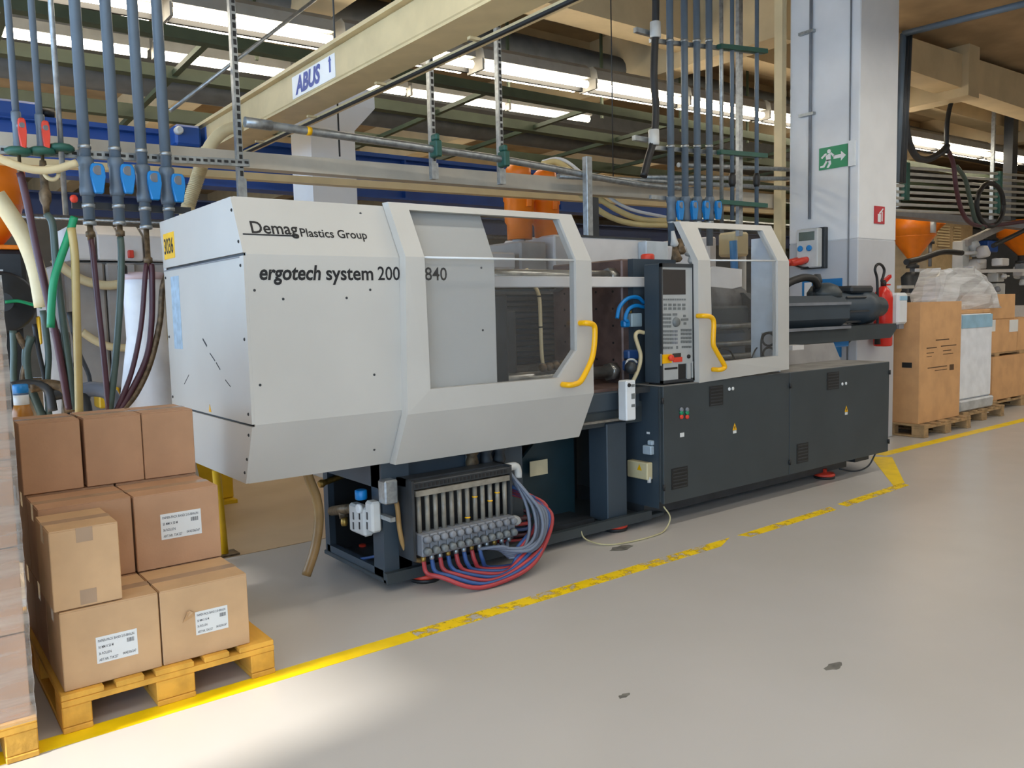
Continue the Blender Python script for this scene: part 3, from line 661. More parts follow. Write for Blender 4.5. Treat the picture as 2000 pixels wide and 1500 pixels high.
# white sack
P0 = at(290, 548, 1, 5.75); P1 = at(295, 800, 1, 5.75)
wS = P0.x-at(247, 535, 1, 5.75).x
sk = thing('white_container', 'translucent white tapered plastic container left of the machine cover', 'container', (P0.x, 6.0, 0))
prof = [(.24, 0), (.30, .25), (wS*.98, P0.z-.4), (wS*1.0, P0.z-.05), (wS*.9, P0.z)]
part('container_body', MB().lathe((P0.x+.03, 6.0, .02), (0, 0, 1), prof, 24), SACK, sk)
part('rim', MB().lathe((P0.x+.03, 6.0, P0.z+.015), (0, 0, 1), [(wS*.9, 0), (wS*1.03, .01), (wS*1.03, .04), (wS*.9, .05)], 24), mat('pink_rim', 'c8b4b8', .5), sk)
part('cap', MB().lathe((P0.x-.12, 5.9, P0.z+.05), (0, 0, 1), [(.03, 0), (.03, .05), (.02, .06)], 12), BLACK, sk)
part('cap', MB().lathe((P0.x+.18, 5.9, P0.z+.05), (0, 0, 1), [(.04, 0), (.04, .07), (.03, .08)], 12), WHITEP, sk)
# dark drum machine at far left
c = at(5, 590, 1, 6.6)
dm = thing('dark_drum_unit', 'dark grey rounded drum unit at the far left behind the wrapped stack', 'machine', (c.x, 6.8, 0))
rr = at(75, 590, 1, 6.6).x-c.x
part('drum', MB().lathe((c.x, 6.6, c.z), (0, 1, 0), [(rr*.3, -.02), (rr*.32, 0), (rr*.9, .0), (rr, .06), (rr, .7)], 28), CHAR, dm)
part('hood', MB().box(c.x-rr, c.x+rr*.8, 6.72, 7.5, c.z, c.z+rr*1.7, .03), CHAR, dm)
part('stand', MB().box(c.x-rr, c.x+rr*.6, 6.75, 7.4, 0, c.z-rr*.5), BLACK, dm)
part('name_plate', MB().box(c.x-.1, c.x+.03, 6.715, 6.725, c.z+rr*1.0, c.z+rr*1.06), PAPER, dm)
part('earth_cable', MB().tube(crv([at(px, py, 1, 6.55) for px, py in ((10, 590), (35, 588), (60, 594), (82, 600))]), .012, 6), GRNB, dm)
part('yellow_lever', MB().box(c.x+rr*.95, c.x+rr*1.05, 6.62, 6.7, c.z-.3, c.z-.1, .01), YELP, dm)
q = at(15, 420, 1, 6.8)
oh = thing('orange_hopper', 'orange dosing hopper cut off by the left edge of the photo', 'hopper', (q.x, 6.8, at(20, 530, 1, 6.8).z))
zt, zm, zl = at(5, 320, 1, 6.8).z, at(5, 400, 1, 6.8).z, at(5, 480, 1, 6.8).z
part('body', MB().lathe((q.x-.12, 6.9, zl), (0, 0, 1), [(.08, 0), (.2, (zm-zl)*.5), (.23, zm-zl), (.26, zm-zl), (.26, zt-zl)], 16), ORANGE, oh)
part('flange', MB().box(q.x-.4, q.x+.16, 6.7, 7.1, zl-.03, zl, .005), ORANGE, oh)
# clutter of pipework low down at left
for i in range(9):
    x0 = 20+i*17; rnd = random.Random(i)
    ahose('drain_hose', [(x0+rnd.uniform(-8, 8), 600+rnd.uniform(0, 60)), (x0+rnd.uniform(-4, 22), 690), (x0+10+rnd.uniform(-10, 18), 745), (x0+14+rnd.uniform(-8, 20), 815)], rnd.choice((.014, .02, .026)), rnd.choice((BLACK, CHAR, GRNH, MATS['oxidised_brass'])),
          ('first', 'second', 'third', 'fourth', 'fifth', 'sixth', 'seventh', 'eighth', 'ninth')[i]+' dark drain hose from the left in the tangle above the cartons', 6.0, 'hose')
fm = thing('pump_skid', 'dusty pump skid with elbows behind the cartons at the left', 'pump', (at(120, 790, 1, 5.9).x, 5.9, 0))
part('base', MB().box(at(10, 790, 1, 5.9).x, at(230, 790, 1, 5.9).x, 5.9, 6.4, 0, .55, .02), CHAR, fm)
for px, py, r in ((95, 770, .05), (128, 785, .06), (185, 778, .07), (60, 768, .04)):
    p = at(px, py, 1, 5.88); part('elbow', MB().tube(crv([p-V((.1, 0, -.05)), p+V((0, 0, .06)), p+V((.09, -.02, .02)), p+V((.11, -.03, -.12))]), r*.7, 10), HOSEG if px == 185 else CHAR if px != 95 else MATS['oxidised_brass'], fm)
c = at(43, 800, 1, 4.9)
bt = thing('blue_capped_bottle', 'amber bottle with white neck and blue cap behind the top left carton', 'bottle', (c.x, 4.9, c.z-.35))
zc = at(43, 752, 1, 4.9).z
part('bottle_body', MB().lathe((c.x, 4.9, c.z-.35), (0, 0, 1), [(.045, 0), (.05, .02), (.05, zc-c.z+.2), (.03, zc-c.z+.27)], 14), mat('amber', '9a6418', .3), bt)
part('neck', MB().lathe((c.x, 4.9, c.z-.35+(zc-c.z)+.22), (0, 0, 1), [(.036, 0), (.036, .09)], 14), SILV, bt)
part('cap', MB().lathe((c.x, 4.9, c.z-.35+(zc-c.z)+.3), (0, 0, 1), [(.036, 0), (.036, .05), (.03, .055)], 14), BLUE, bt)
single('bottle_shelf', MB().box(c.x-.25, c.x+.12, 4.8, 5.0, c.z-.37, c.z-.35).box(c.x-.24, c.x-.2, 4.85, 4.9, 0, c.z-.37).box(c.x+.07, c.x+.11, 4.85, 4.9, 0, c.z-.37), CHAR, 'small dark stand under the blue capped bottle', 'stand')

# ------------------------------------------------------------------ the injection moulding machine
K1, K2, ZT, ZB = .132/.275, .125/.295, 1.79, 1.0
def yprof(z, yf=3.75):
    return yf+(z-ZT)*K1 if z > ZT else yf+(ZB-z)*K2 if z < ZB else yf
def on(px, py, yf=3.75):
    """point of a sight line on the folded front sheet (sloped top, upright middle, sloped bottom)"""
    d = FWD + RGT*((px-1000)/FPX) - UPV*((py-750)/FPX)
    p = CAM+d*(yf/d.y)
    if p.z > ZT: p = CAM+d*((yf+(CAMH-ZT)*K1)/(d.y-d.z*K1))
    elif p.z < ZB: p = CAM+d*((yf+(ZB-CAMH)*K2)/(d.y+d.z*K2))
    return p
MX = 1.372
mach = thing('injection_moulding_machine', 'large injection moulding machine with white guard covers and anthracite base', 'machine', (4.2, 4.4, 0))
SC = V((0, 0, 0))
# fixed guard cover: folded front sheet, roof, rear sheet
fp = [(yprof(z), z) for z in (.705, ZB, ZT, 2.066)]
b = MB(); b.prism([(MX, y, z) for y, z in fp]+[(MX, y+.03, z-.012 if z > 2 else z) for y, z in fp[::-1]], (2.78-MX, 0, 0))
part('front_cover', b, WHITE, mach)
rp = [(4.95, .705), (5.05, 1.0), (5.05, 1.79), (5.085, 2.066)]
b = MB(); b.prism([(MX, y, z) for y, z in rp]+[(MX, y-.03, z) for y, z in rp[::-1]], (2.78-MX, 0, 0)); part('rear_cover', b, WHITE, mach)
part('roof_cover', MB().box(MX, 2.78, fp[3][0]+.0, 5.085, 2.045, 2.066), WHITE, mach)
b = MB()
def endpanel(name, pts):
    return part(name, MB().prism([(MX-.014, y, z) for y, z in pts], (.014, 0, 0)), WHITE, mach)
endpanel('end_panel', [(3.752, 1.797), (3.88, 2.063), (5.083, 2.063), (5.05, 1.797)])
endpanel('end_panel', [(3.751, 1.004), (3.751, 1.783), (5.05, 1.783), (5.05, 1.004)])
endpanel('end_panel', [(3.875, .707), (3.752, .992), (5.05, .992), (4.95, .707)])
part('end_backing', MB().prism([(MX, y, z) for y, z in ((3.88, .72), (3.76, 1.0), (3.76, 1.79), (3.89, 2.05), (5.07, 2.05), (5.04, 1.79), (5.04, 1), (4.94, .72))], (.01, 0, 0)), CHAR, mach)
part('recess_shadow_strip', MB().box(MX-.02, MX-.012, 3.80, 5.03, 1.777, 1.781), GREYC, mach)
s0 = None
for y, z in ((3.80, 1.85), (3.87, 2.0), (3.79, 1.74), (3.79, 1.4), (3.79, 1.05), (3.80, .95), (3.88, .76), (3.84, .83), (5.02, 1.74), (5.02, 1.4), (5.02, 1.05)):
    if s0 is None: s0 = part('screw', MB().lathe((MX-.013, 3.80, 1.85), (-1, 0, 0), [(.008, 0), (.008, .003), (.005, .006)], 8), BLACK, mach)
    else: share(s0, (0, y-3.80, z-1.85), mach)
q0, q1 = at(319, 458, 0, MX-.015), at(342, 503, 0, MX-.015)
st = part('number_sticker', MB().box(MX-.0165, MX-.0142, q1.y, q0.y, q1.z, q0.z), mat('sticker_yellow', 'e8b81c', .5), mach, 'yellow sticker with a number')
text('lettering', '3036', INK, st, (MX-.0166, q0.y-.012, q1.z+.03), (0, -1, 0), (0, 0, 1), width=q0.y-q1.y-.03, size=(q0.z-q1.z)*.85, bold=.012)
q0, q1 = at(333, 541, 0, MX-.015), at(357, 682, 0, MX-.015)
part('film_strip', MB().box(MX-.016, MX-.0142, q1.y, q0.y, q1.z, q0.z), mat('pale_blue_film', 'a4bcd0', .35, var=.1, scale=20), mach, 'pale blue film strip')
b = MB()
for a, c, w in (((396, 662), (404, 676), .01), ((410, 690), (420, 705), .006), ((422, 708), (430, 722), .006), ((440, 742), (450, 755), .004), ((360, 750), (369, 732), .004)):
    b.bar(at(*a, 0, MX-.0146), at(*c, 0, MX-.0146), .0015, w, up=(0, 1, 0))
part('scratch', b, INK, mach)
q = at(410, 799, 0, MX-.015); part('warning_label', MB().prism([(MX-.0155, q.y+.02, q.z-.015), (MX-.0155, q.y-.02, q.z-.015), (MX-.0155, q.y, q.z+.025)], (.001, 0, 0)), YEL, mach)
# lettering on the cover
n1 = V((0, K1, 1)).normalized()
p, p2 = on(492, 455), on(583, 456)
text('lettering', 'Demag', INK, mach, (p.x, p.y, p.z), (1, 0, 0), n1, width=p2.x-p.x, size=.092, bold=.016)
p = on(474, 457); p2 = on(580, 462)
part('underline', MB().bar(p+V((0, -.002, 0)), V((p2.x, p.y-.002, p.z)), .003, .006), INK, mach)
p, p2 = on(588, 462), on(718, 467)
text('lettering', 'Plastics Group', INK, mach, p, (1, 0, 0), n1, width=p2.x-p.x, size=.066, bold=.016)
for s, a, c, sh, bo in (('ergotech', 507, 627, .18, .028), ('system', 637, 729, 0, .02), ('200 -', 738, 798, 0, .01), ('840', 830, 873, 0, .01)):
    p, p2 = at(a, 545, 1, 3.75), at(c, 545, 1, 3.75)
    text('lettering', s, INK, mach, (p.x, 3.75, 1.674), (1, 0, 0), (0, 0, 1), width=p2.x-p.x, size=.098, shear=sh, bold=bo)
d0 = None
for px, py in ((497, 567), (553, 584), (677, 582), (723, 566), (508, 752), (731, 732), (731, 878), (704, 417), (940, 523), (943, 645)):
    p = on(px, py)
    part('dent', MB().lathe(p+V((0, .002, 0)), (0, -1, 0), [(.007, 0), (.007, .003), (.003, .0035)], 6), CHAR, mach)

# sliding doors
def door(pts, YF, th, win, bottom, name):
    P = {k_: on(*v, YF) for k_, v in pts.items()}
    d = part(name, MB(), WHITE, mach)
    bm = bmesh.new(); vs = {}
    def vv(k_):
        if k_ not in vs: vs[k_] = bm.verts.new(P[k_])
        return vs[k_]
    for f in bottom: bm.faces.new([vv(k_) for k_ in f])
    r = bmesh.ops.extrude_face_region(bm, geom=bm.faces[:])
    bmesh.ops.translate(bm, vec=(0, th, 0), verts=[e for e in r['geom'] if isinstance(e, bmesh.types.BMVert)])
    bmesh.ops.recalc_face_normals(bm, faces=bm.faces[:]); bm.to_mesh(d.data); bm.free(); d.data.transform(Matrix.Translation(-ORG[mach]))
    for f in win:
        part('window_pane', MB().prism([P[k_]+V((0, .02, 0)) for k_ in f], (0, .005, 0)), PANE, d)
    return d, P
D1 = dict(A0=(757, 394), A1=(1116, 419), B0=(792, 501), B1=(1155, 509), C0=(796, 810), C1=(1160, 768), E0=(772, 908), E1=(1131, 853),
          a0=(799, 410), a1=(1092, 428), b0=(829, 502), b1=(1125, 508), c1=(1127, 684), d1=(1091, 738), d0=(841, 760))
YD = 3.685
front_door, DP = door(D1, YD, .06, [('a0', 'a1', 'b1', 'b0'), ('b0', 'b1', 'c1', 'd1', 'd0')],
    [('A0', 'A1', 'a1', 'a0'), ('A0', 'a0', 'b0', 'B0'), ('A1', 'B1', 'b1', 'a1'), ('B0', 'b0', 'd0', 'C0'), ('B1', 'C1', 'c1', 'b1'), ('c1', 'C1', 'd1'), ('d0', 'd1', 'C1', 'C0'), ('C0', 'C1', 'E1', 'E0')], 'sliding_door')
part('fold_strip', MB().cyl(DP['b0']+V((0, .018, 0)), DP['b1']+V((0, .018, 0)), .006, 6), WHITEP, front_door)
def handle(pts, y, parent):
    P = [at(px, py, 1, y) for px, py in pts]
    P = [P[0]+V((-.005, .06, 0))]+P+[P[-1]+V((-.005, .06, 0))]
    part('handle', MB().tube(crv(P, 5), .017, 12), YEL, parent, 'yellow bent grab handle')
handle([(1146, 631), (1158, 634), (1162, 645), (1160, 680), (1154, 706), (1136, 742), (1124, 750), (1112, 752)], YD-.055, front_door)
D2 = dict(A0=(1326, 432), A1=(1506, 441), B0=(1363, 508), B1=(1541, 510), C0=(1366, 748), C1=(1541, 721),
          a0=(1363, 445), a1=(1489, 450), b0=(1387, 508), b1=(1519, 509), c1=(1520, 695), d0=(1412, 707), e0=(1391, 655))
YD2 = 3.735
door2, DP2 = door(D2, YD2, .05, [('a0', 'a1', 'b1', 'b0'), ('b0', 'b1', 'c1', 'd0', 'e0')],
    [('A0', 'A1', 'a1', 'a0'), ('A0', 'a0', 'b0', 'B0'), ('A1', 'B1', 'b1', 'a1'), ('B0', 'b0', 'e0', 'C0'), ('e0', 'd0', 'C0'), ('d0', 'c1', 'C1', 'C0'), ('B1', 'C1', 'c1', 'b1')], 'purge_guard_door')
part('fold_strip', MB().cyl(DP2['b0']+V((0, .018, 0)), DP2['b1']+V((0, .018, 0)), .006, 6), WHITEP, door2)
handle([(1376, 617), (1388, 619), (1394, 630), (1393, 670), (1398, 684), (1413, 710), (1415, 718), (1406, 722)], YD2-.055, door2)
x1 = DP2['B1'].x
part('guard_end_frame', MB().box(x1-.05, x1-.01, YD2+.05, 4.7, .99, 1.03).box(x1-.05, x1-.01, 4.66, 4.7, .99, 1.8), WHITE, mach)

# mould area
part('crossbar', MB().box(2.6, 4.64, 4.02, 4.07, 1.645, 1.715, .006), MWHITE, mach, 'pale crossbar over the mould area')
FX = 4.12
fpl = part('fixed_platen', MB().box(FX, FX+.28, 4.08, 4.82, .86, 1.84, .01), PLATEN, mach)
h0 = None
for j in range(7):
    for i in range(4):
        y, z = 4.17+i*.17, 1.02+j*.12
        if h0 is None: h0 = part('bolt_hole', MB().lathe((FX-.001, y, z), (-1, 0, 0), [(.009, 0), (.009, .002)], 8), BLACK, fpl); hb = (y, z)
        else: share(h0, (0, y-hb[0], z-hb[1]), fpl)
part('platen_side', MB().box(FX+.06, FX+.5, 4.03, 4.08, .86, 1.84), NAVY, mach)
for y in (4.16, 4.74):
    for z in (1.06, 1.70 if y > 4.5 else 1.72):
        part('tie_bar', MB().cyl((2.75, y, z), (FX, y, z), .045, 16), STEEL, mach)
        part('tie_bar_nut', MB().cyl((FX-.07, y, z), (FX, y, z), .065, 6), STEEL, mach)
part('moving_platen', MB().box(2.85, 3.1, 4.05, 4.85, .86, 1.6, .01), CHAR, mach)
part('mould_half', MB().box(3.1, 3.28, 4.2, 4.7, 1.0, 1.5, .008), CHAR, mach)
part('rear_guard', MB().box(2.6, 5.3, 5.0, 5.03, .9, 1.68), NAVY, mach)
b = MB()
for i in range(16): b.prism([(2.62, 4.98, .98+i*.043), (2.62, 5.0, .975+i*.043), (2.62, 5.0, 1.005+i*.043)], (2.6, 0, 0))
part('rear_louvres', b, CHAR, mach, kind='stuff')
part('rear_panel', MB().box(4.56, 5.36, 5.0, 5.03, 1.80, 2.085, .005), MWHITE, mach, 'pale grey rear guard panel')
part('rear_rail', MB().box(4.55, 5.4, 4.99, 5.04, 2.085, 2.10).box(4.4, 5.4, 4.95, 5.0, 1.79, 1.81), CHAR, mach)
part('front_bed_tray', MB().prism([(2.7, 3.95, .95), (4.1, 3.95, .95), (4.1, 4.9, 1.0), (2.7, 4.9, 1.0)], (0, 0, .02)), PLATEN, mach)
wp = [at(px, py, 1, 4.55) for px, py in ((1028, 525), (1042, 555), (1053, 580), (1056, 640), (1058, 690), (1061, 715))]
part('white_hose', MB().tube(crv(wp), .014, 8), CREAM, mach)
for i in (2, 3): part('cable_tie', MB().lathe(wp[i], (0, 0, 1), [(.018, 0), (.018, .01)], 8), BLACK, mach)
q = at(1130, 725, 1, 4.0)
for k_ in range(4): part('mould_fitting', MB().ball(at(1060+k_*13, 718-k_*2, 1, 4.1), .03, n=10), RUST, mach)
part('green_cover', MB().box(at(1158, 750, 1, 4.2).x, at(1200, 750, 1, 4.2).x, 4.2, 4.7, .75, .93), mat('dark_green_paint', '163c2c', .4), mach)
part('front_block', MB().prism([(3.05, 4.0, .97), (3.4, 4.0, .97), (3.4, 4.3, .97), (3.05, 4.3, .97)], (0, 0, .07), .012), RUST, mach)

# blue hoses and valve blocks left of the control panel
YV = 4.02
for pts in (((1258, 592), (1246, 581), (1226, 583), (1210, 600), (1205, 622)), ((1258, 600), (1242, 597), (1228, 604), (1221, 622), (1226, 628))):
    part('blue_hose', MB().tube(crv([at(px, py, 1, YV) for px, py in pts]), .014, 8), BLUE, mach)
q0, q1 = at(1234, 612, 1, YV), at(1255, 638, 1, YV)
vb = part('valve_block', MB().box(q0.x, q1.x, YV, YV+.08, q1.z, q0.z, .006), mat('pale_blue_block', '9fb4bc', .4), mach)
for k_ in range(3): part('valve_pin', MB().cyl((q0.x+.02+k_*.035, YV+.03, q0.z), (q0.x+.02+k_*.035, YV+.03, q0.z+.02), .01, 8), BRASS, vb)
part('valve_connector', MB().box(q0.x-.07, q0.x-.01, YV, YV+.05, q1.z+.0, q1.z+.05, .01), BLUE, mach)
for px0, py0, px1, py1 in ((1228, 684, 1255, 700), (1226, 705, 1252, 722)):
    q0, q1 = at(px0, py0, 1, YV), at(px1, py1, 1, YV); part('valve_connector', MB().box(q0.x, q1.x, YV, YV+.06, q1.z, q0.z, .01), HOSEB, mach)
part('cable', MB().tube(crv([at(px, py, 1, 3.96) for px, py in ((1258, 650), (1247, 648), (1241, 656), (1246, 675), (1251, 692), (1250, 710), (1244, 728), (1236, 745))]), .014, 8), CREAM, mach)
part('cable', MB().tube(crv([at(px, py, 1, 3.98) for px, py in ((1222, 716), (1226, 704), (1236, 702), (1244, 708))]), .008, 8), SILV, mach)
part('round_plug', MB().ball(at(1232, 718, 1, 3.95), .045, n=12), CHAR, mach)
q0, q1 = at(1223, 744, 1, 3.8), at(1243, 820, 1, 3.8)
wd = part('white_device', MB().box(q0.x, q1.x, 3.8, 3.88, q1.z, q0.z, .008), WHITEP, mach, 'upright white sensor box')
part('black_button', MB().lathe((q0.x+.025, 3.8, q0.z-.03), (0, -1, 0), [(.014, 0), (.012, .008)], 10), BLACK, wd)
for f in (.12, .35, .42, .62): part('marking', MB().box(q1.x-.045, q1.x-.015, 3.797, 3.8, q0.z-(q0.z-q1.z)*f-.012, q0.z-(q0.z-q1.z)*f+.006), KEY, wd)
part('mounting_arm', MB().box(q0.x+.02, 4.16, 3.86, 3.9, q0.z-.1, q0.z-.06), CHAR, mach)

# control panel
CX0 = 4.2; YC = 3.79
CX1 = at(1359, 630, 1, YC).x; cz0, cz1 = .985, 1.795
cp_ = part('control_panel', MB().box(CX0, CX1, YC+.012, 3.95, cz0, cz1, .006), NAVY, mach)
part('panel_frame', MB().box(CX0, CX0+.012, YC, YC+.02, cz0, cz1).box(CX1-.03, CX1, YC, YC+.02, cz0, cz1).box(CX0, CX1, YC, YC+.02, cz1-.025, cz1).box(CX0, CX1, YC, YC+.02, cz0, cz0+.02), CHAR, cp_)
def cq(zx, zy): return at(1240+zx*.1733, 500+zy*.1733, 1, YC)
def cbox(x0, y0, x1, y1, t=.004, base=YC+.004):
    a, c = cq(x0, y0), cq(x1, y1); return MB().box(a.x, c.x, base-t, base+.01, c.z, a.z)
part('keypad_plate', cbox(298, 100, 655, 1078, .0), GREYP, cp_)
part('display', cbox(318, 150, 575, 433, .002), SCREEN, cp_)
kb = None
def key(zx, zy, w=20, h=26, mt=KEY):
    part('key', cbox(zx-w/2, zy-h/2, zx+w/2, zy+h/2, .003), mt, cp_)
for i in range(10): key(333+i*26, 490, 17, 18)
for yy in (550, 593):
    for i in range(5): key(347+i*52, yy, 34, 28)
for yy in (662, 705, 748, 793):
    for i in range(4): key(327+i*25, yy, 20, 26)
key(455, 658, 50, 24); key(563, 675, 26, 26); key(565, 716, 80, 22); key(568, 760, 28, 26)
kn = cq(465, 745); part('knob', MB().lathe((kn.x, YC+.006, kn.z), (0, -1, 0), [(.034, 0), (.034, .006), (.028, .02), (.01, .022)], 18), KEY, cp_)
for yy in (848, 890, 935, 978):
    for i in range(6): key(327+i*29, yy, 24, 26, KEY if i < 4 else GREYC)
    for i in range(4): key(535+i*31, yy-12, 26, 26)
for i in range(4): key(335+i*28, 1033, 23, 24); key(545+i*28, 1025, 23, 22)
key(480, 1030, 18, 30)
part('switch_plate', cbox(305, 1105, 655, 1205, .001), GREYP, cp_)
es = part('emergency_stop_plate', cbox(308, 1112, 412, 1205, .008), YEL, cp_)
p = cq(382, 1148); part('emergency_stop', MB().lathe((p.x, YC-.004, p.z), (0, -1, 0), [(.012, 0), (.012, .012), (.022, .014), (.022, .026), (.012, .034)], 16), RED, es, 'red mushroom button')
part('small_display', cbox(428, 1100, 520, 1140, .004), SCREEN, cp_); part('red_switch', cbox(432, 1145, 530, 1190, .008), RED, cp_)
p = cq(605, 1132); part('key_switch', MB().lathe((p.x, YC+.002, p.z), (0, -1, 0), [(.015, 0), (.013, .01)], 12), BLACK, cp_)
part('drive_flap', cbox(312, 1216, 490, 1405, .003), GREYP, cp_); part('flap_groove', cbox(335, 1262, 480, 1272, .005), BLACK, cp_)
part('slot_recess', cbox(495, 1216, 580, 1400, .0), BLACK, cp_); part('lever_bar', cbox(585, 1210, 625, 1382, .008), GREYP, cp_); part('lever_bar', cbox(642, 1190, 668, 1375, .004), GREYP, cp_)
part('panel_foot', MB().box(CX0+.03, CX1-.02, 3.83, 3.94, .94, cz0), BLACK, cp_)
p = at(1265, 515, 1, 4.2); part('red_beacon', MB().lathe((p.x, 4.2, p.z-.03), (0, 0, 1), [(.05, 0), (.05, .09), (.04, .1)], 16), RED, mach)
part('beacon_stand', MB().box(p.x-.03, p.x+.03, 4.17, 4.23, 1.0, p.z-.03), CHAR, mach)
q0, q1 = at(1262, 470, 1, 4.9), at(1306, 512, 1, 4.9)
part('white_rear_box', MB().box(q0.x, q1.x, 4.9, 5.0, q1.z-.5, q0.z, .01), mat('pale_blue_grey_paint', 'c2ccd4', .4), mach)
# feed throat fittings behind the panel
for k_, (px, py, r) in enumerate(((1318, 470, .035), (1328, 485, .05), (1345, 488, .045), (1322, 500, .05), (1352, 503, .04))):
    p = at(px, py, 1, 4.6); part('feed_fitting', MB().lathe(p-V((0, 0, .05)), (.2*(k_ % 3-1), 0, 1), [(r*.6, 0), (r, .02), (r*.7, .06), (r*.4, .13)], 12), RUST if k_ % 2 else SILV, mach)
q0 = at(1308, 500, 1, 4.6); part('feed_bracket', MB().box(q0.x-.05, q0.x+.5, 4.55, 4.75, 1.2, q0.z-.08, .01), CHAR, mach)

# injection unit
YI = 4.4; zi0, zi1 = at(1560, 655, 1, YI).z, at(1560, 578, 1, YI).z; zc = (zi0+zi1)/2; hr = (zi1-zi0)/2
xi1 = at(1618, 600, 1, YI).x
def octx(x0, x1, ry, rz, cz): return MB().prism([(x0, YI+ry*a, cz+rz*c) for a, c in ((-.55, -1), (.55, -1), (1, -.45), (1, .5), (.6, 1), (-.6, 1), (-1, .5), (-1, -.45))], (x1-x0, 0, 0))
iu = part('injection_unit', octx(5.75, xi1, .22, hr*.82, zc+.03), NAVY, mach, 'dark blue-grey injection drive unit')
part('flange_rib', octx(5.7, 5.78, .26, hr, zc+.03), CHAR, iu)
part('lower_skid', MB().prism([(5.8, YI-.2, zi0-.07), (8.0, YI-.2, zi0-.07), (8.12, YI-.2, zi0+.02), (8.1, YI-.2, zi0+.07), (5.8, YI-.2, zi0+.06)], (0, .4, 0)), DARK, iu)
part('side_rail', MB().box(5.8, xi1, YI-.235, YI-.2, zi0+.05, zi0+.075).box(5.8, xi1, YI-.235, YI-.2, zi1-.09, zi1-.065), GREYC, iu)
xm0, xm1, xm2 = xi1, at(1690, 610, 1, YI).x, at(1722, 605, 1, YI).x
part('drive_motor', MB().lathe((xm0, YI, zc+.06), (1, 0, 0), [(.13, 0), (.145, .02), (.145, xm1-xm0-.2), (.17, xm1-xm0-.18), (.17, xm1-xm0), (.11, xm1-xm0+.03), (.10, xm2-xm0-.05), (.06, xm2-xm0)], 20), NAVY, iu)
for k_ in range(7):
    a = PI*.5+k_*PI/3.5; part('motor_fin', MB().obox((xm0+(xm1-xm0)*.42, YI+math.cos(a)*.15, zc+.06+math.sin(a)*.15), (xm1-xm0-.32, 0, 0), (0, -math.sin(a)*.015, math.cos(a)*.015), (0, math.cos(a)*.03, math.sin(a)*.03)), CHAR, iu)
part('terminal_box', MB().box(xm1-.42, xm1-.02, YI-.1, YI+.08, zc+.2, zc+.27, .02), CHAR, iu)
part('top_block', MB().lathe((at(1610, 560, 1, YI).x, YI, zi1-.02), (0, 0, 1), [(.16, 0), (.16, .05), (.12, .11), (.05, .14)], 16), DARK, iu)
part('top_valve', MB().lathe((at(1596, 555, 1, YI).x, YI, zi1), (0, 0, 1), [(.04, 0), (.04, .12), (.05, .13), (.03, .2)], 12), CHAR, iu)
part('hydraulic_hose', MB().tube(crv([at(px, py, 1, YI-.05) for px, py in ((1535, 556), (1550, 548), (1572, 542), (1590, 546), (1598, 560))]), .035, 10), BLACK, iu)
part('hydraulic_hose', MB().tube(crv([at(px, py, 1, YI) for px, py in ((1665, 650), (1655, 665), (1635, 671), (1615, 668))]), .03, 10), BLACK, iu)
q0 = at(1545, 660, 1, YI-.1); part('blue_valve', MB().box(at(1610, 660, 1, YI).x, at(1640, 660, 1, YI).x, YI-.1, YI+.1, zi0-.13, zi0-.04, .01), BLUE, iu)
part('unit_pedestal', MB().box(6.0, 6.9, YI-.15, YI+.15, zi0-.16, zi0-.03), BLACK, iu)
part('sloped_cover', MB().prism([(6.2, 4.2, .975), (at(1642, 697, 1, 4.2).x, 4.2, .975), (at(1628, 672, 1, 4.2).x, 4.2, at(1628, 669, 1, 4.2).z), (6.2, 4.2, at(1628, 669, 1, 4.2).z)], (0, .5, 0)), MGREY, mach, 'grey sloping sheet cover')
part('white_bracket', MB().box(6.1, at(1560, 655, 1, 4.1).x, 4.05, 4.15, zi0-.1, zi0-.06), MWHITE, mach)
# barrel area behind the second door
part('barrel_guard', MB().box(4.75, 5.75, 4.2, 4.62, 1.2, 1.5, .02), DARK, mach)
part('barrel_blanket', MB().tube([(4.7, YI, 1.52), (5.3, YI, 1.54), (5.8, YI, 1.53)], [.14, .16, .14], 12), mat('grey_blanket', '5c5c5c', .8, var=.2, scale=9), mach)
part('hopper_block', MB().box(4.75, 5.25, 4.25, 4.6, 1.58, 1.74, .01), DARK, mach)
part('white_hood', MB().prism([(5.25, 4.3, 1.58), (5.75, 4.3, 1.66), (5.75, 4.3, 1.8), (5.4, 4.3, 1.82), (5.27, 4.3, 1.76)], (0, .25, 0)), MWHITE, mach)
for z in (1.1, 1.2, 1.34): part('guide_rod', MB().cyl((4.6, 4.12, z), (5.8, 4.12, z), .022, 10), STEEL, mach)
part('carriage', MB().box(4.7, 5.6, 4.14, 4.66, 1.02, 1.3, .02), NAVY, mach)
XR = DP2['B1'].x-.075
q0, q1 = at(1487, 650, 0, XR), at(1519, 705, 0, XR)
part('ring_plate', MB().box(XR+.002, XR+.012, q1.y, q0.y, .985, q0.z), MGREY, mach)
for px, py in ((1501, 663), (1502, 691)):
    p = at(px, py, 0, XR); part('ring', MB().tube([p+V((0, .055*math.cos(k_*PI/9), .05*math.sin(k_*PI/9))) for k_ in range(19)], .009, 6), BLACK, mach)
part('ring_plate_edge', MB().tube(crv([at(px, py, 0, XR) for px, py in ((1487, 704), (1487, 665), (1494, 651), (1519, 649))], 4), .008, 6), BLACK, mach)
part('cable', MB().tube(crv([at(px, py, 1, 4.0) for px, py in ((1405, 680), (1425, 685), (1435, 702))]), .008, 6), BLACK, mach)
part('cable', MB().tube(crv([at(px, py, 1, 4.0) for px, py in ((1468, 700), (1476, 682), (1490, 672))]), .006, 6), BLACK, mach)

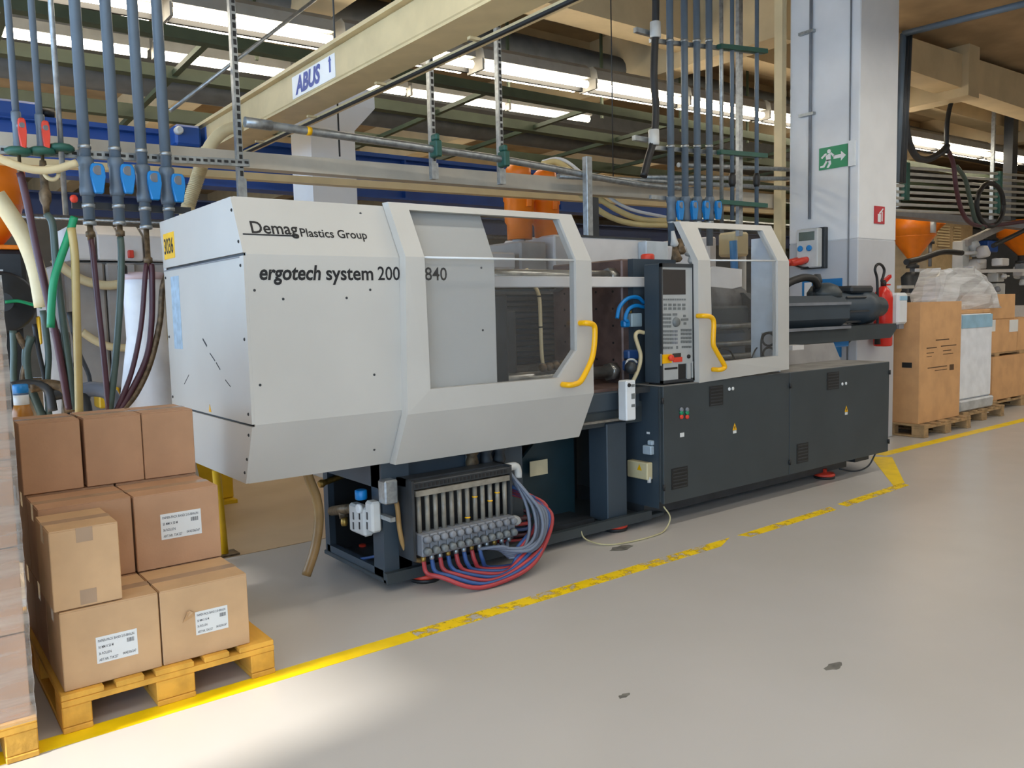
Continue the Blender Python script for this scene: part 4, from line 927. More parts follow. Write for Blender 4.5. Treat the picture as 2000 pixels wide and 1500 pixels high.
XE = x1-.06
ye = at(1467, 600, 0, XE).y
part('guard_end_panel', MB().prism([(XE, YD2+.06, .98), (XE, YD2+.06, 1.79), (XE, YD2+.17, 2.02), (XE, ye, 2.02), (XE, ye, .98)], (.012, 0, 0)), mat('pale_blue_white_sheet', 'd4dce2', .4), mach, 'pale end sheet of the purge guard')
# base cabinet
BX0, BX1, BZ0, BZ1 = 4.16, 7.128, .165, .973
part('cabinet', MB().box(BX0, BX1, 3.775, 4.86, BZ0+.01, BZ1-.003, .002), DARK, mach)
part('cabinet_top', MB().box(BX0, BX1, 3.76, 4.86, BZ1-.003, BZ1), mat('dusty_top', '8e8c88', .6, var=.12, scale=9), mach, 'dusty grey top sheet')
xs = at(1542, 830, 1, 3.75).x
dl = part('cabinet_door', MB().box(BX0+.004, xs-.003, 3.75, 3.775, BZ0, BZ1-.002, .003), DARK, mach)
dr = part('cabinet_door', MB().box(xs+.003, BX1, 3.75, 3.775, BZ0, BZ1-.002, .003), DARK, mach)
def fbox(px0, py0, px1, py1, d0, d1, bev=0):
    a, c = at(px0, py0, 1, 3.75), at(px1, py1, 1, 3.75); c2 = at(px0, py1, 1, 3.75)
    return MB().box(a.x, c.x, 3.75-d0, 3.75+d1, c2.z, a.z, bev)
for par, r in ((dl, (1385, 755, 1412, 794)), (dl, (1311, 916, 1343, 957)), (dr, (1556, 868, 1578, 906)), (dr, (1615, 728, 1638, 762))):
    a, c = at(r[0], r[1], 1, 3.75), at(r[2], r[3], 1, 3.75); z0 = at(r[0], r[3], 1, 3.75).z
    part('latch_recess', MB().box(a.x, c.x, 3.747, 3.752, z0, a.z), BLACK, par)
    fr = MB()
    for i in range(6): z = z0+(a.z-z0)*(i+.5)/6; fr.box(a.x+.012, c.x-.012, 3.744, 3.748, z-.004, z+.004)
    part('grille', fr, CHAR, par)
for par, x, y in ((dl, 1424, 760), (dl, 1431, 759), (dr, 1645, 750), (dr, 1652, 749)):
    p = at(x, y, 1, 3.75); part('key_tag', MB().lathe((p.x, 3.75, p.z), (0, -1, 0), [(.013, 0), (.013, .004), (.009, .006)], 12), WHITEP, par)
for par, x, y in ((dl, 1435, 836), (dr, 1653, 801)):
    p = at(x, y, 1, 3.749); s = .024
    part('hazard_triangle', MB().prism([(p.x-s, 3.748, p.z-s*.6), (p.x+s, 3.748, p.z-s*.6), (p.x, 3.748, p.z+s*1.5)], (0, .002, 0)), YEL, par)
    part('hazard_bolt', MB().prism([(p.x-.003, 3.7465, p.z+.014), (p.x+.006, 3.7465, p.z+.014), (p.x+.001, 3.7465, p.z+.002), (p.x+.006, 3.7465, p.z+.002), (p.x-.004, 3.7465, p.z-.01), (p.x-.001, 3.7465, p.z-.001), (p.x-.006, 3.7465, p.z-.001)], (0, .0015, 0)), INK, par)
    part('hazard_text_plate', MB().box(p.x-s*.8, p.x+s*.8, 3.748, 3.75, p.z-s*1.6, p.z-s*.75), PAPER, par)
for x in (1330, 1341):
    for y, mt_ in ((800, GREYC), (806, GREENS), (814, RED)):
        p = at(x, y, 1, 3.75); part('push_button', MB().lathe((p.x, 3.75, p.z), (0, -1, 0), [(.016, 0), (.016, .008), (.011, .014)], 12), mt_, dl)
part('sticker', fbox(1328, 846, 1336, 854, .002, .001), PAPER, dl)
for x, y in ((1293, 783), (1296, 953), (1543, 753), (1542, 903), (1737, 727), (1735, 862)):
    p = at(x, y, 1, 3.748); part('hinge', MB().cyl((p.x, 3.744, p.z-.02), (p.x, 3.744, p.z+.02), .009, 8), BLACK, mach)
part('side_wall', MB().box(BX0-.004, BX0, 3.79, 4.1, .13, BZ1-.012), NAVY, mach)
part('plinth', MB().box(BX0, 6.75, 3.93, 4.8, .05, BZ0+.01), CHAR, mach)
part('plinth', MB().box(6.75, 6.98, 3.85, 4.8, .1, BZ0+.01), CHAR, mach)
def sbox(px0, py0, px1, py1, d, bev=0):
    a, c = at(px0, py0, 0, BX0), at(px1, py1, 0, BX0); return MB().box(BX0-d, BX0-.003, c.y, a.y, c.z, a.z, bev)
jb = part('junction_box', sbox(1236, 896, 1276, 936, .06, .006), IVBOX, mach, 'ivory junction box')
a = at(1249, 914, 0, BX0-.06); part('hazard_triangle', MB().prism([(BX0-.062, a.y+.022, a.z-.016), (BX0-.062, a.y-.022, a.z-.016), (BX0-.062, a.y, a.z+.026)], (.001, 0, 0)), YEL, jb)
a = at(1268, 937, 0, BX0-.03); part('cable_gland', MB().cyl((BX0-.03, a.y, a.z-.02), (BX0-.03, a.y, a.z+.02), .014, 10), SILV, jb)
part('socket', sbox(1262, 868, 1279, 888, .04, .006), mat('pale_grey_blue_plastic', 'a8b8c4', .4), mach); part('socket_lid', sbox(1270, 859, 1279, 869, .03, .004), MATS['pale_grey_blue_plastic'], mach)
part('sticker', sbox(1264, 843, 1270, 848, .006), PAPER, mach)

# base frame under the mould area
FR = NAVY
part('base_plate', MB().box(2.09, 4.3, 3.87, 4.65, .045, .07, .004), DARK, mach)
part('base_rail', MB().box(2.09, 4.16, 3.86, 3.9, .045, .105), DARK, mach)
part('end_post', MB().box(2.10, 2.27, 3.90, 4.02, .06, .72), FR, mach)
part('end_post', MB().box(2.10, 2.14, 4.58, 4.64, .06, .72), FR, mach)
part('end_header', MB().box(2.10, 2.14, 3.92, 4.62, .56, .72), FR, mach)
part('end_sill', MB().box(2.10, 2.14, 3.92, 4.62, .06, .11), FR, mach)
part('inner_back', MB().box(2.14, 4.14, 4.6, 4.64, .06, .72), BLACK, mach)
part('front_plate', MB().box(2.27, 3.12, 3.97, 4.0, .07, .72), FR, mach)
part('bed_beam', MB().box(2.1, 4.16, 3.94, 4.62, .72, .86), DARK, mach)
part('bed_rail', MB().box(2.6, 4.12, 3.92, 4.05, .82, .95, .01), FR, mach)
part('bed_way', MB().box(3.3, 4.02, 3.90, 3.94, .755, .77), STEEL, mach)
part('column', MB().box(3.80, 3.985, 3.92, 4.1, .07, .74, .006), FR, mach)
part('inner_cover', MB().prism([(3.2, 4.25, .07), (3.8, 4.25, .07), (3.8, 4.25, .62), (3.5, 4.25, .66), (3.2, 4.25, .4)], (0, .03, 0)), mat('dark_petrol_sheet', '1c343c', .4), mach)
part('drip_tray', MB().box(3.15, 3.75, 4.0, 4.5, .07, .1), CHAR, mach)
q0, q1 = at(1035, 902, 1, 4.2), at(1070, 925, 1, 4.2); part('paper_note', MB().box(q0.x, q1.x, 4.2, 4.204, q1.z, q0.z), mat('beige_paper', 'd8cca8', .7), mach)
for k_, (px, py) in enumerate(((922, 897), (950, 892), (975, 890))):
    p = at(px, py, 1, 3.93); part('hydraulic_fitting', MB().lathe(p-V((0, 0, .05)), (0, 0, 1), [(.03, 0), (.04, .03), (.03, .07), (.045, .09), (.03, .13)], 10), CHAR if k_ else RUST, mach)
part('hydraulic_pipe', MB().cyl(at(912, 878, 1, 3.95), at(912, 925, 1, 3.95), .01, 8), STEEL, mach)
for x, y in ((2.37, 3.93), (3.9, 3.96), (6.4, 3.93), (2.3, 4.55), (3.95, 4.55), (6.4, 4.7)):
    ft = part('foot', MB().lathe((x, y, 0), (0, 0, 1), [(.085, 0), (.09, .012), (.085, .022)], 20), BLACK, mach)
    part('red_ring', MB().lathe((x, y, .022), (0, 0, 1), [(.086, 0), (.09, .01), (.08, .025), (.03, .03), (.022, .032), (.022, .06)], 20), RED, ft, 'red foot ring')

# air service unit in the open base end
def al(px, py): return at(px, py, 0, 2.06)
a = al(705, 962)
fr_ = part('air_service_unit', MB().box(2.03, 2.09, al(720, 1000).y, al(690, 1000).y, al(703, 1040).z, al(703, 985).z, .012).box(2.03, 2.09, al(736, 1000).y, al(722, 1000).y, al(728, 1037).z, al(728, 978).z, .012), SILV, mach)
part('regulator_cap', MB().lathe((2.06, a.y, al(705, 975).z), (0, 0, 1), [(.03, 0), (.034, .005), (.034, .05), (.026, .055)], 16), BLUE, fr_, 'blue regulator cap')
p = al(714, 991); part('pressure_gauge', MB().lathe((2.03, p.y, p.z), (-1, 0, 0), [(.026, 0), (.026, .018), (.022, .02)], 16), WHITEP, fr_)
for px in (700, 712, 727):
    b = MB()
    for py in (1005, 1024): q = al(px, py); b.box(2.027, 2.031, q.y-.006, q.y+.006, q.z-.022, q.z+.018)
    part('sight_slot', b, CHAR, fr_)
part('brass_tee', MB().tube([al(690, 992), al(670, 995), al(648, 998)], [.025, .03, .028], 10).tube([al(668, 995), al(672, 1012)], .025, 10), RUST, fr_)
p = al(672, 1010); part('brass_nipple', MB().lathe(p-V((0, 0, .05)), (0, 0, 1), [(.016, 0), (.02, .01), (.02, .05)], 10), BRASS, fr_)
part('bracket_plate', MB().box(2.08, 2.11, al(755, 990).y, al(690, 990).y, al(720, 1008).z, al(720, 1000).z), GALV, mach)
part('blue_air_hose', MB().tube(crv([at(px, py, 0, 2.12) for px, py in ((650, 1075), (668, 1088), (700, 1092), (740, 1085))]), .009, 6), HOSEB, mach)
p = at(755, 962, 1, 3.86); part('front_valve', MB().box(p.x-.03, p.x+.05, 3.82, 3.9, p.z-.06, p.z+.07, .008), GALV, mach)

# water flow manifold
wm = part('water_manifold', MB().box(2.19, 2.205, 3.74, 3.92, .18, .615).box(2.845, 2.86, 3.74, 3.92, .18, .615).box(2.19, 2.86, 3.80, 3.9, .575, .615).box(2.19, 2.86, 3.9, 3.95, .10, .6), CHAR, mach)
part('top_bar', MB().box(2.2, 2.85, 3.74, 3.80, .565, .605, .003), CHAR, wm)
part('clear_strip', MB().box(2.215, 2.84, 3.735, 3.76, .528, .558), TUBEG, wm)
b = MB()
for i in range(24): b.box(2.215+i*.0258, 2.23+i*.0258, 3.737, 3.741, .575, .595)
part('scale_marks', b, BLACK, wm, kind='stuff')
ft0 = None
for i in range(12):
    x = 2.245+i*.0525
    part('flow_tube', MB().cyl((x, 3.765, .315), (x, 3.765, .53), .0135, 12), TUBEG, wm)
    if i in (6, 7, 9, 10): part('gauge_ring', MB().lathe((x, 3.765, .35+.04*(i % 3)+(.07 if i > 6 else 0)), (0, 0, 1), [(.0145, 0), (.017, .003), (.0145, .008)], 12), YEL, wm)
    part('valve_block', MB().box(x-.025, x+.025, 3.70, 3.80, .205, .325, .006), GREYC, wm)
    part('valve_knob', MB().lathe((x, 3.70, .298), (0, -1, .25), [(.021, 0), (.021, .02), (.017, .032), (.008, .034)], 12), GREYC, wm)
    part('valve_knob', MB().lathe((x, 3.70, .238), (0, -1, -.1), [(.022, 0), (.022, .022), (.016, .034), (.008, .036)], 12), KEY, wm)
    part('hose_nipple', MB().lathe((x, 3.735, .17), (0, 0, 1), [(.01, 0), (.014, .01), (.014, .035)], 10), GALV if i % 3 else BRASS, wm)
part('elbow', MB().tube(crv([(2.86, 3.8, .59), (2.93, 3.8, .59), (2.95, 3.8, .56), (2.95, 3.8, .52)], 4), .025, 10), SILV, wm)
part('elbow', MB().tube(crv([(2.86, 3.8, .27), (2.92, 3.8, .27), (2.94, 3.8, .25)], 4), .028, 10), SILV, wm)
# red and blue mould hoses sweeping to the right
for i in range(8):
    x = 2.245+i*.0525; blue = i % 2; dz = .02+.007*(i % 4); k_ = i/7
    pts = [(x, 3.735, .175), (x+.01, 3.72, .11), (x+.06, 3.65+.012*i, .05+.006*(7-i)), (x+.24, 3.56+.018*i, .018+.004*i), (2.80+.02*k_, 3.56+.016*i, .045+.012*i), (3.0+.025*(i % 3), 3.63+.014*i, .13+.016*i), (3.12-.018*(i % 4), 3.70+.012*i, .29+.01*i), (3.02-.01*i, 3.82, .38+.01*i), (2.92, 3.90, .42+.006*i)]
    part('hose', MB().tube(crv(pts, 6), .0125, 8), HOSEB if blue else HOSER, wm, 'blue mould hose' if blue else 'red mould hose')
for i in range(7):
    r = random.Random(i+20)
    w_ = i*.013; q_ = .014*((i*3) % 7)
    pts = [(2.88+.004*i, 3.80-.004*i, .575-.012*i), (2.92+w_*.7, 3.76-q_*.6, .48-.016*i), (2.955+w_, 3.72-q_, .34), (2.93+w_*1.1, 3.68-q_, .21+.006*i), (2.84+w_*1.15, 3.65-q_*.6, .125+.006*((i*5) % 7)), (2.73+w_*.6, 3.67, .10+.012*(6-i)), (2.60+.035*i, 3.735, .17)]
    part('hose', MB().tube(crv(pts, 6), .0105, 8), HOSEG, wm, 'grey mould hose')
for i in range(5):
    pts = [(3.02+.12*math.cos(t*PI/6)*(1+.06*i), 4.0+.10*math.sin(t*PI/6)*(1+.05*i), .10+.035*i+.01*math.sin(t)) for t in range(13)]
    part('coiled_hose', MB().tube(crv(pts, 3), .012, 8), (HOSER, MAROON, HOSEB, HOSER, MAROON)[i], mach)
part('tan_hose', MB().tube(crv([at(px, py, 1, 3.85) for px, py in ((762, 955), (775, 985), (780, 1030), (788, 1065), (805, 1090), (830, 1096))]), .014, 8), TAN, mach)
hp_ = [at(598, 925, 1, 4.2)+V((-.03, 0, .13)), at(604, 935, 1, 4.2), at(618, 972, 1, 4.2), at(623, 1015, 1, 4.2), at(615, 1072, 1, 4.2), at(598, 1124, 1, 4.2)]
part('drain_hose', MB().tube(crv(hp_), .026, 10), TAN, mach, 'tan drain hose hanging under the cover')
q = at(632, 945, 1, 4.55); part('hose_fitting', MB().lathe(q-V((.03, 0, 0)), (1, 0, .2), [(.02, 0), (.026, .02), (.018, .04), (.018, .2)], 10), BRASS, mach)
part('cable', MB().tube(crv([(4.17, 3.76, .15), (4.19, 3.72, .08), (4.13, 3.70, .02), (4.0, 3.66, .007), (3.75, 3.66, .007), (3.58, 3.72, .007), (3.52, 3.84, .03), (3.5, 3.87, .1)]), .0055, 6), mat('pale_cable', 'b8b088', .5), mach)
part('cable', MB().tube(crv([(7.0, 3.80, .15), (6.95, 3.84, .04), (6.8, 3.88, .01), (6.62, 3.92, .05)]), .007, 6), CHAR, mach)

# ------------------------------------------------------------------ pallets, cartons, wrapped stacks
def pallet(x, y, L, W, label, mt, along='y', ang=0):
    """four-way pallet: short side W along x, long side L along y"""
    t = thing('wooden_pallet', label, 'pallet', (x, y, 0), 'wooden pallets on the floor')
    tx = .145
    ws = (.145, .1, .145, .1, .145); gap = (W-sum(ws))/4; xx = x; r = random.Random(label)
    for w in ws:
        part('deck_board', MB().box(xx, xx+w, y+r.uniform(-.004, .006), y+L, .122, .144, .003), mt, t); xx += w+gap
    for yy in (0, (L-tx)/2, L-tx): part('stringer_board', MB().box(x, x+W, y+yy+.002, y+yy+tx, .1, .122, .002), mt, t)
    for bx, w in ((0, .1), ((W-.145)/2, .145), (W-.1, .1)):
        for yy in (0, (L-tx)/2, L-tx): part('block', MB().box(x+bx, x+bx+w, y+yy+.004, y+yy+tx, .022, .1, .004), mt, t)
        part('bottom_board', MB().box(x+bx, x+bx+w, y, y+L, 0.001, .022, .003), mt, t)
    return t
pallet(.44, 3.3, 1.2, .8, 'yellowish wooden pallet under the stacked brown cartons', WOOD)
pallet(-.45, 3.2, 1.2, .8, 'wooden pallet under the wrapped stack at the left edge', WOOD)

LBL = [('PAPIER-PACK BAND 210-BRAUN', .05, .80, .88), ('50 MM X 50 M', .05, .56, .36), ('36 ROLLEN', .05, .32, .30), ('ART.NR. 724.227', .05, .08, .46), ('04/42306/247', .62, .12, .33)]
def carton(x0, x1, y0, y1, z0, z1, lab, grp, mt=CARD, lbl=None, tape_front=False, tilt=0):
    t = thing('carton', lab, 'cardboard box', ((x0+x1)/2, (y0+y1)/2, z0), grp)
    part('body', MB().box(x0, x1, y0, y1, z0+.001, z1-.004, .003), mt, t)
    ym = (y0+y1)/2
    part('flap', MB().box(x0+.002, x1-.002, y0+.001, ym-.0012, z1-.0045, z1-.0005), mt, t)
    part('flap', MB().box(x0+.002, x1-.002, ym+.0012, y1-.001, z1-.0045, z1-.0005), mt, t)
    part('tape', MB().box(x0-.0006, x1+.0006, ym-.028, ym+.028, z1-.001, z1+.0002).box(x0-.0008, x0+.0005, ym-.028, ym+.028, z1-.07, z1).box(x1-.0005, x1+.0008, ym-.028, ym+.028, z1-.07, z1), TAPE, t)
    if tape_front:
        xm = (x0+x1)/2
        part('tape', MB().box(xm-.028, xm+.028, y0-.0008, y0+.001, z1-.055, z1-.002), TAPE, t)
        part('tape', MB().box(xm-.028, xm+.028, y0-.0008, y0+.001, z0+.01, z0+.065), TAPE, t)
    if lbl:
        lx0, lx1, lz0, lz1 = lbl
        s = part('shipping_label', MB().box(lx0, lx1, y0-.0012, y0+.001, lz0, lz1), PAPER, t, 'white printed label')
        W_, H_ = lx1-lx0, lz1-lz0
        for tx, u, v, w in LBL:
            text('print', tx, GREYINK, s, (lx0+W_*u, y0-.0013, lz0+H_*v), (1, 0, 0), (0, 0, 1), width=W_*w, size=H_*.14, bold=.012, depth=.0003)
        b = MB(); r = random.Random(3); xx = lx0+W_*.74
        while xx < lx0+W_*.93:
            w = r.choice((.0012, .002, .003)); b.box(xx, xx+w, y0-.0016, y0-.0011, lz0+H_*.56, lz0+H_*.72); xx += w+r.choice((.0015, .002))
        part('barcode', b, GREYINK, s, kind='stuff')
    return t
g1 = 'brown cartons stacked on the pallet'
carton(.458, .800, 3.333, 3.640, .144, .444, 'brown carton with white label, bottom left at the front of the pallet', g1, lbl=(.572, .716, .221, .322), mt=CARDL)
carton(.806, 1.150, 3.333, 3.640, .144, .444, 'brown carton with white label and a small tear, bottom right at the front', g1, lbl=(.935, 1.064, .235, .330), mt=CARDL)
lr = carton  # the torn spot on the lower right carton
tear = MB(); tear.prism([(.885, 3.331, .30), (.93, 3.331, .318), (.925, 3.322, .335), (.912, 3.328, .345), (.9, 3.320, .34)], (0, .002, 0)).prism([(.885, 3.33, .30), (.9, 3.318, .335), (.908, 3.33, .31)], (0, .001, 0))
part('tear', tear, CARDL, [o for o in bpy.data.objects if o.get('label', '').startswith('brown carton with white label and a small tear')][0])
carton(.444, .676, 3.340, 3.650, .446, .746, 'small upright carton with tape strips standing in front of the stack', g1, tape_front=True, mt=CARDL)
carton(.455, .796, 3.655, 3.950, .446, .770, 'middle carton at the left, half hidden by the small upright carton', g1)
carton(.803, 1.152, 3.645, 3.950, .446, .768, 'middle carton with a white label, right of the small upright carton', g1, lbl=(.904, 1.072, .566, .676))
for x0, x1, y0, y1, l in ((.458, .800, 3.645, 3.95, 'hidden lower carton of the second row at the left'), (.806, 1.150, 3.645, 3.95, 'hidden lower carton of the second row at the right'),
                  (.458, .800, 3.955, 4.26, 'hidden lower carton of the back row at the left'), (.806, 1.150, 3.955, 4.26, 'hidden lower carton of the back row at the right')):
    carton(x0, x1, y0, y1, .144, .444, l, g1)
for x0, x1, l in ((.455, .796, 'hidden middle carton of the back row at the left'), (.803, 1.152, 'hidden middle carton of the back row at the right')): carton(x0, x1, 3.955, 4.26, .446, .778, l, g1)
carton(.445, .674, 3.945, 4.25, .780, 1.083, 'plain carton at the left end of the top row', g1)
carton(.688, .922, 3.945, 4.25, .780, 1.083, 'plain carton in the middle of the top row', g1)
carton(.926, 1.150, 3.945, 4.25, .780, 1.083, 'plain carton at the right end of the top row', g1)

# wrapped stack at the left edge
def film(name, mt):
    m_ = glass(name, (.93, .93, .95), milky=.4)
    nt = m_.node_tree; N = nt.nodes; L = nt.links
    n = N.new('ShaderNodeTexNoise'); n.inputs['Scale'].default_value = 3; n.inputs['Detail'].default_value = 6
    mp = N.new('ShaderNodeMapping'); mp.inputs['Scale'].default_value = (1, 1, 14); tc = N.new('ShaderNodeTexCoord'); L.new(tc.outputs['Object'], mp.inputs[0]); L.new(mp.outputs[0], n.inputs['Vector'])
    bp = N.new('ShaderNodeBump'); bp.inputs['Strength'].default_value = .9; bp.inputs['Distance'].default_value = .02; L.new(n.outputs['Fac'], bp.inputs['Height'])
    n2 = N.new('ShaderNodeTexNoise'); n2.inputs['Scale'].default_value = 2.2; n2.inputs['Detail'].default_value = 8
    mp2 = N.new('ShaderNodeMapping'); mp2.inputs['Scale'].default_value = (1.2, 1.2, 11); L.new(tc.outputs['Object'], mp2.inputs[0]); L.new(mp2.outputs[0], n2.inputs['Vector'])
    rg = N.new('ShaderNodeMapRange'); rg.inputs['From Min'].default_value = .38; rg.inputs['From Max'].default_value = .68; rg.inputs['To Min'].default_value = .2; rg.inputs['To Max'].default_value = .5  # streaky milkiness paints whitish wrinkle highlights into the film
    L.new(n2.outputs['Fac'], rg.inputs[0])
    for q in list(N):
        if q.type == 'MIX_SHADER' and not q.inputs[0].is_linked: L.new(rg.outputs[0], q.inputs[0])
    for q in N:
        if q.type == 'BSDF_GLOSSY': L.new(bp.outputs[0], q.inputs['Normal']); q.inputs['Roughness'].default_value = .22
        if q.type == 'FRESNEL': L.new(bp.outputs[0], q.inputs['Normal'])
    return m_
FILM = film('stretch_film', None)
for i in range(5):
    z0 = .144+i*.30
    carton(-.45, .335, 3.215, 4.38, z0, z0+.297, ('bottom', 'second', 'third', 'fourth', 'topmost')[i]+' carton layer inside the wrapped stack at the left edge', 'cartons in the wrapped stack')
b = MB(); nz = 46
r = random.Random(5); cols = []
for j in range(nz+1):
    z = .13+1.53*j/nz; o = .001*math.sin(j*1.9)+r.uniform(-.001, .0015)
    cols.append([(-.465-o, 3.2-o, z), (.0, 3.196-o*1.4, z+r.uniform(-.01, .01)), (.348+o, 3.2-o, z), (.352+o, 3.8, z), (.348+o, 4.39+o, z), (-.465-o, 4.39+o, z)])
vs = [[b.bm.verts.new(p) for p in c] for c in cols]
for a, c in zip(vs, vs[1:]):
    for k_ in range(6):
        f = b.bm.faces.new((a[k_], a[(k_+1) % 6], c[(k_+1) % 6], c[k_])); f.smooth = True
single('stretch_wrap', b, FILM, 'clear crinkled stretch film wrapped round the carton stack at the left edge', 'stretch film')

# right side: tall carton, white sack, cartons on pallets
pallet(9.02, 4.34, .82, 1.13, 'grey wooden pallet under the tall brown carton', WOODD)
tc_ = carton(9.06, 10.04, 4.43, 5.1, .144, 1.49, 'tall plain brown carton with small print on a pallet right of the pillar', 'large cartons on the right', mt=CARD2)
PR = mat('brown_print', '5a4028', .7)
b = MB()
def pr(px0, py0, px1, py1):
    a, c = at(px0, py0, 1, 4.428), at(px1, py1, 1, 4.428); z = (a.z+c.z)/2; b.box(a.x, c.x, 4.4285, 4.431, min(a.z, c.z)-.002, max(a.z, c.z)+.004)
for l in ((1828, 664, 1854, 663), (1810, 680, 1830, 679), (1838, 676, 1868, 674), (1810, 690, 1824, 689), (1842, 685, 1858, 684), (1810, 697, 1820, 696), (1842, 692, 1862, 690), (1812, 719, 1850, 715), (1826, 724, 1850, 721)): pr(*l)
part('print_lines', b, PR, tc_)
a, c = at(1855, 712, 1, 4.428), at(1863, 722, 1, 4.428); part('print_block', MB().box(a.x, c.x, 4.428, 4.431, c.z, a.z), PR, tc_)
y0, y1 = at(1762, 712, 0, 9.058), at(1781, 712, 0, 9.058)
part('hand_hole', MB().box(9.054, 9.06, at(1781, 712, 0, 9.058).y, at(1762, 712, 0, 9.058).y, at(1770, 718, 0, 9.058).z, at(1770, 708, 0, 9.058).z), BLACK, tc_)
pallet(10.32, 4.5, .82, 1.15, 'grey wooden pallet under the white bagged stack', WOODD)
sk = thing('white_bagged_stack', 'tall stack of white sheets under a loose clear bag on a pallet', 'wrapped goods', (10.7, 4.9, .144))
xw = at(1937, 700, 1, 4.55).x; zw = at(1900, 613, 1, 4.55).z
part('white_sheets', MB().box(10.3, xw, 4.55, 5.2, .29, zw, .02), SACK, sk)
part('lower_tray', MB().prism([(10.28, 4.53, .146), (xw+.02, 4.53, .146), (xw+.03, 4.52, .29), (10.27, 4.52, .29)], (0, .68, 0), .02), mat('clear_film_grey', 'b0b4b8', .3, var=.1, scale=9), sk)
part('blue_band', MB().box(10.32, xw-.02, 4.544, 4.552, zw-.17, zw-.01), MATS['pale_blue_plastic'], sk)
part('carton_lid', MB().box(10.32, xw-.02, 4.57, 5.18, zw, zw+.05, .01), CARD2, sk)
BAG = film('loose_clear_bag', None)
for q in BAG.node_tree.nodes:
    if q.type == 'MAP_RANGE': q.inputs['To Min'].default_value = .45; q.inputs['To Max'].default_value = .8
b = MB(); ci = []; rnd = random.Random(4)
xl, xr_ = at(1800, 580, 1, 4.95).x, at(1915, 580, 1, 4.95).x; zt = at(1840, 527, 1, 4.95).z; zb_ = zw+.055
for f, wl, wr in ((0, 0, .12), (.12, -.02, .06), (.35, 0, -.02), (.6, .0, -.12), (.8, .04, -.2), (.93, .12, -.3), (1.0, .2, -.42)):
    rr_ = []; xa_, xb_ = xl+wl, xr_+wr
    for k_ in range(26):
        a = 2*PI*k_/26; c_, s_ = math.cos(a), math.sin(a); pw = .5; J = .03
        rr_.append(b.bm.verts.new(((xa_+xb_)/2+(xb_-xa_)/2*math.copysign(abs(c_)**pw, c_)+rnd.uniform(-J, J), 4.92+.27*(1-.5*f*f)*math.copysign(abs(s_)**pw, s_)+rnd.uniform(-J, J), zb_+(zt-zb_)*f+rnd.uniform(-.02, .02)*(f > 0))))
    ci.append(rr_)
for a, c in zip(ci, ci[1:]):
    for k_ in range(26): f = b.bm.faces.new((a[k_], a[(k_+1) % 26], c[(k_+1) % 26], c[k_])); f.smooth = False
b.bm.faces.new(ci[-1])
part('loose_bag', b, BAG, sk, 'loose crumpled clear plastic bag')
YS = round(at(1960, 799, 2, 0).y, 2)
def sx(px, py, y=YS): return at(px, py, 1, y)
px_ = sx(1937, 790)
pallet(sx(1935, 800).x, YS-.02, .9, 2.0, 'wooden pallet under the brown cartons at the right edge', WOODD)
xa = sx(1938, 740).x; xr = xa+2.0
zz = [.144, sx(1960, 695).z, sx(1960, 688).z, sx(1960, 623).z, sx(1960, 574).z]
g2 = 'cartons at the right edge'
carton(xa, xr, YS, YS+.85, .144, zz[1], 'wide low brown carton at the right edge of the photo', g2, mt=CARD2)
pl_ = thing('flat_pallet', 'thin dark wooden pallet between the cartons at the right edge', 'pallet', (xa, YS, zz[1]))
for k_ in range(3): part('deck_board', MB().box(xa, xr, YS+.02+k_*.3, YS+.2+k_*.3, zz[1]+.03, zz[2]), WOODD, pl_); part('runner', MB().box(xa+.1+k_*.8, xa+.25+k_*.8, YS+.02, YS+.8, zz[1]+.001, zz[1]+.03), WOODD, pl_)
xm1, xm2 = sx(1938, 650).x, sx(1990, 650).x
lb = carton(xm1, xm2-.01, YS+.02, YS+.7, zz[2], zz[3], 'brown carton with two white labels in the middle of the right edge stack', g2, mt=CARD2)
for p0_, p1_ in (((1934, 625), (1944, 647)), ((1972, 625), (1988, 647))):
    a, c = sx(*p0_, YS+.018), sx(*p1_, YS+.018); part('shipping_label', MB().box(max(a.x, xm1), c.x, YS+.017, YS+.021, c.z, a.z), PAPER, lb, 'white label')
carton(xm2+.005, xm2+1.0, YS+.02, YS+.7, zz[2], zz[3], 'brown carton cut off by the right edge of the photo', g2, mt=CARD2)
xt1, xt2 = sx(1918, 600).x, sx(1987, 600).x
xt1 = max(xt1, xm1-.15)
carton(xt1, xt2, YS+.03, YS+.75, zz[3]+.002, zz[4], 'topmost brown carton of the right edge stack', g2, mt=CARD2)

# ------------------------------------------------------------------ right background: pipe rack, hoppers, robots
YP = 6.6
def rt(px, py, y=YP): return at(px, py, 1, y)
rk = thing('pipe_rack', 'rack of eight parallel grey pipes with green clamp blocks right of the pillar', 'pipe rack', rt(1760, 370))
for i in range(8):
    py = 325+i*12.2
    a, b_ = rt(1735, py), rt(2030, py+20-i*1.2); part('pipe', MB().cyl(a, b_, .024, 10), mat('pale_grey_pipe', 'b4b4ae', .35, var=.04), rk)
for px in (1768, 1950):
    a, b_ = rt(px, 318 if px < 1800 else 335), rt(px, 392 if px < 1800 else 418)
    part('clamp_block', MB().box(a.x-.05, a.x+.05, YP-.06, YP+.04, b_.z, a.z, .01), GREEN, rk)
    part('support_strut', MB().box(a.x-.10, a.x-.05, YP+.04, YP+.1, b_.z-.1, 5.3), GALV, rk)
p = rt(1992, 200); part('dark_upright', MB().box(p.x-.1, p.x+.12, YP+.06, YP+.22, rt(1992, 430).z, 5.3), CHAR, rk)
a, c = rt(1735, 405, 7.02), rt(1875, 420, 7.02)
single('cable_tray', MB().box(a.x, a.x+6, 7.02, 7.25, a.z-.12, a.z-.0), mat('tray_grey', '8c9098', .5), 'flat grey cable tray below the pipe rack', 'tray')
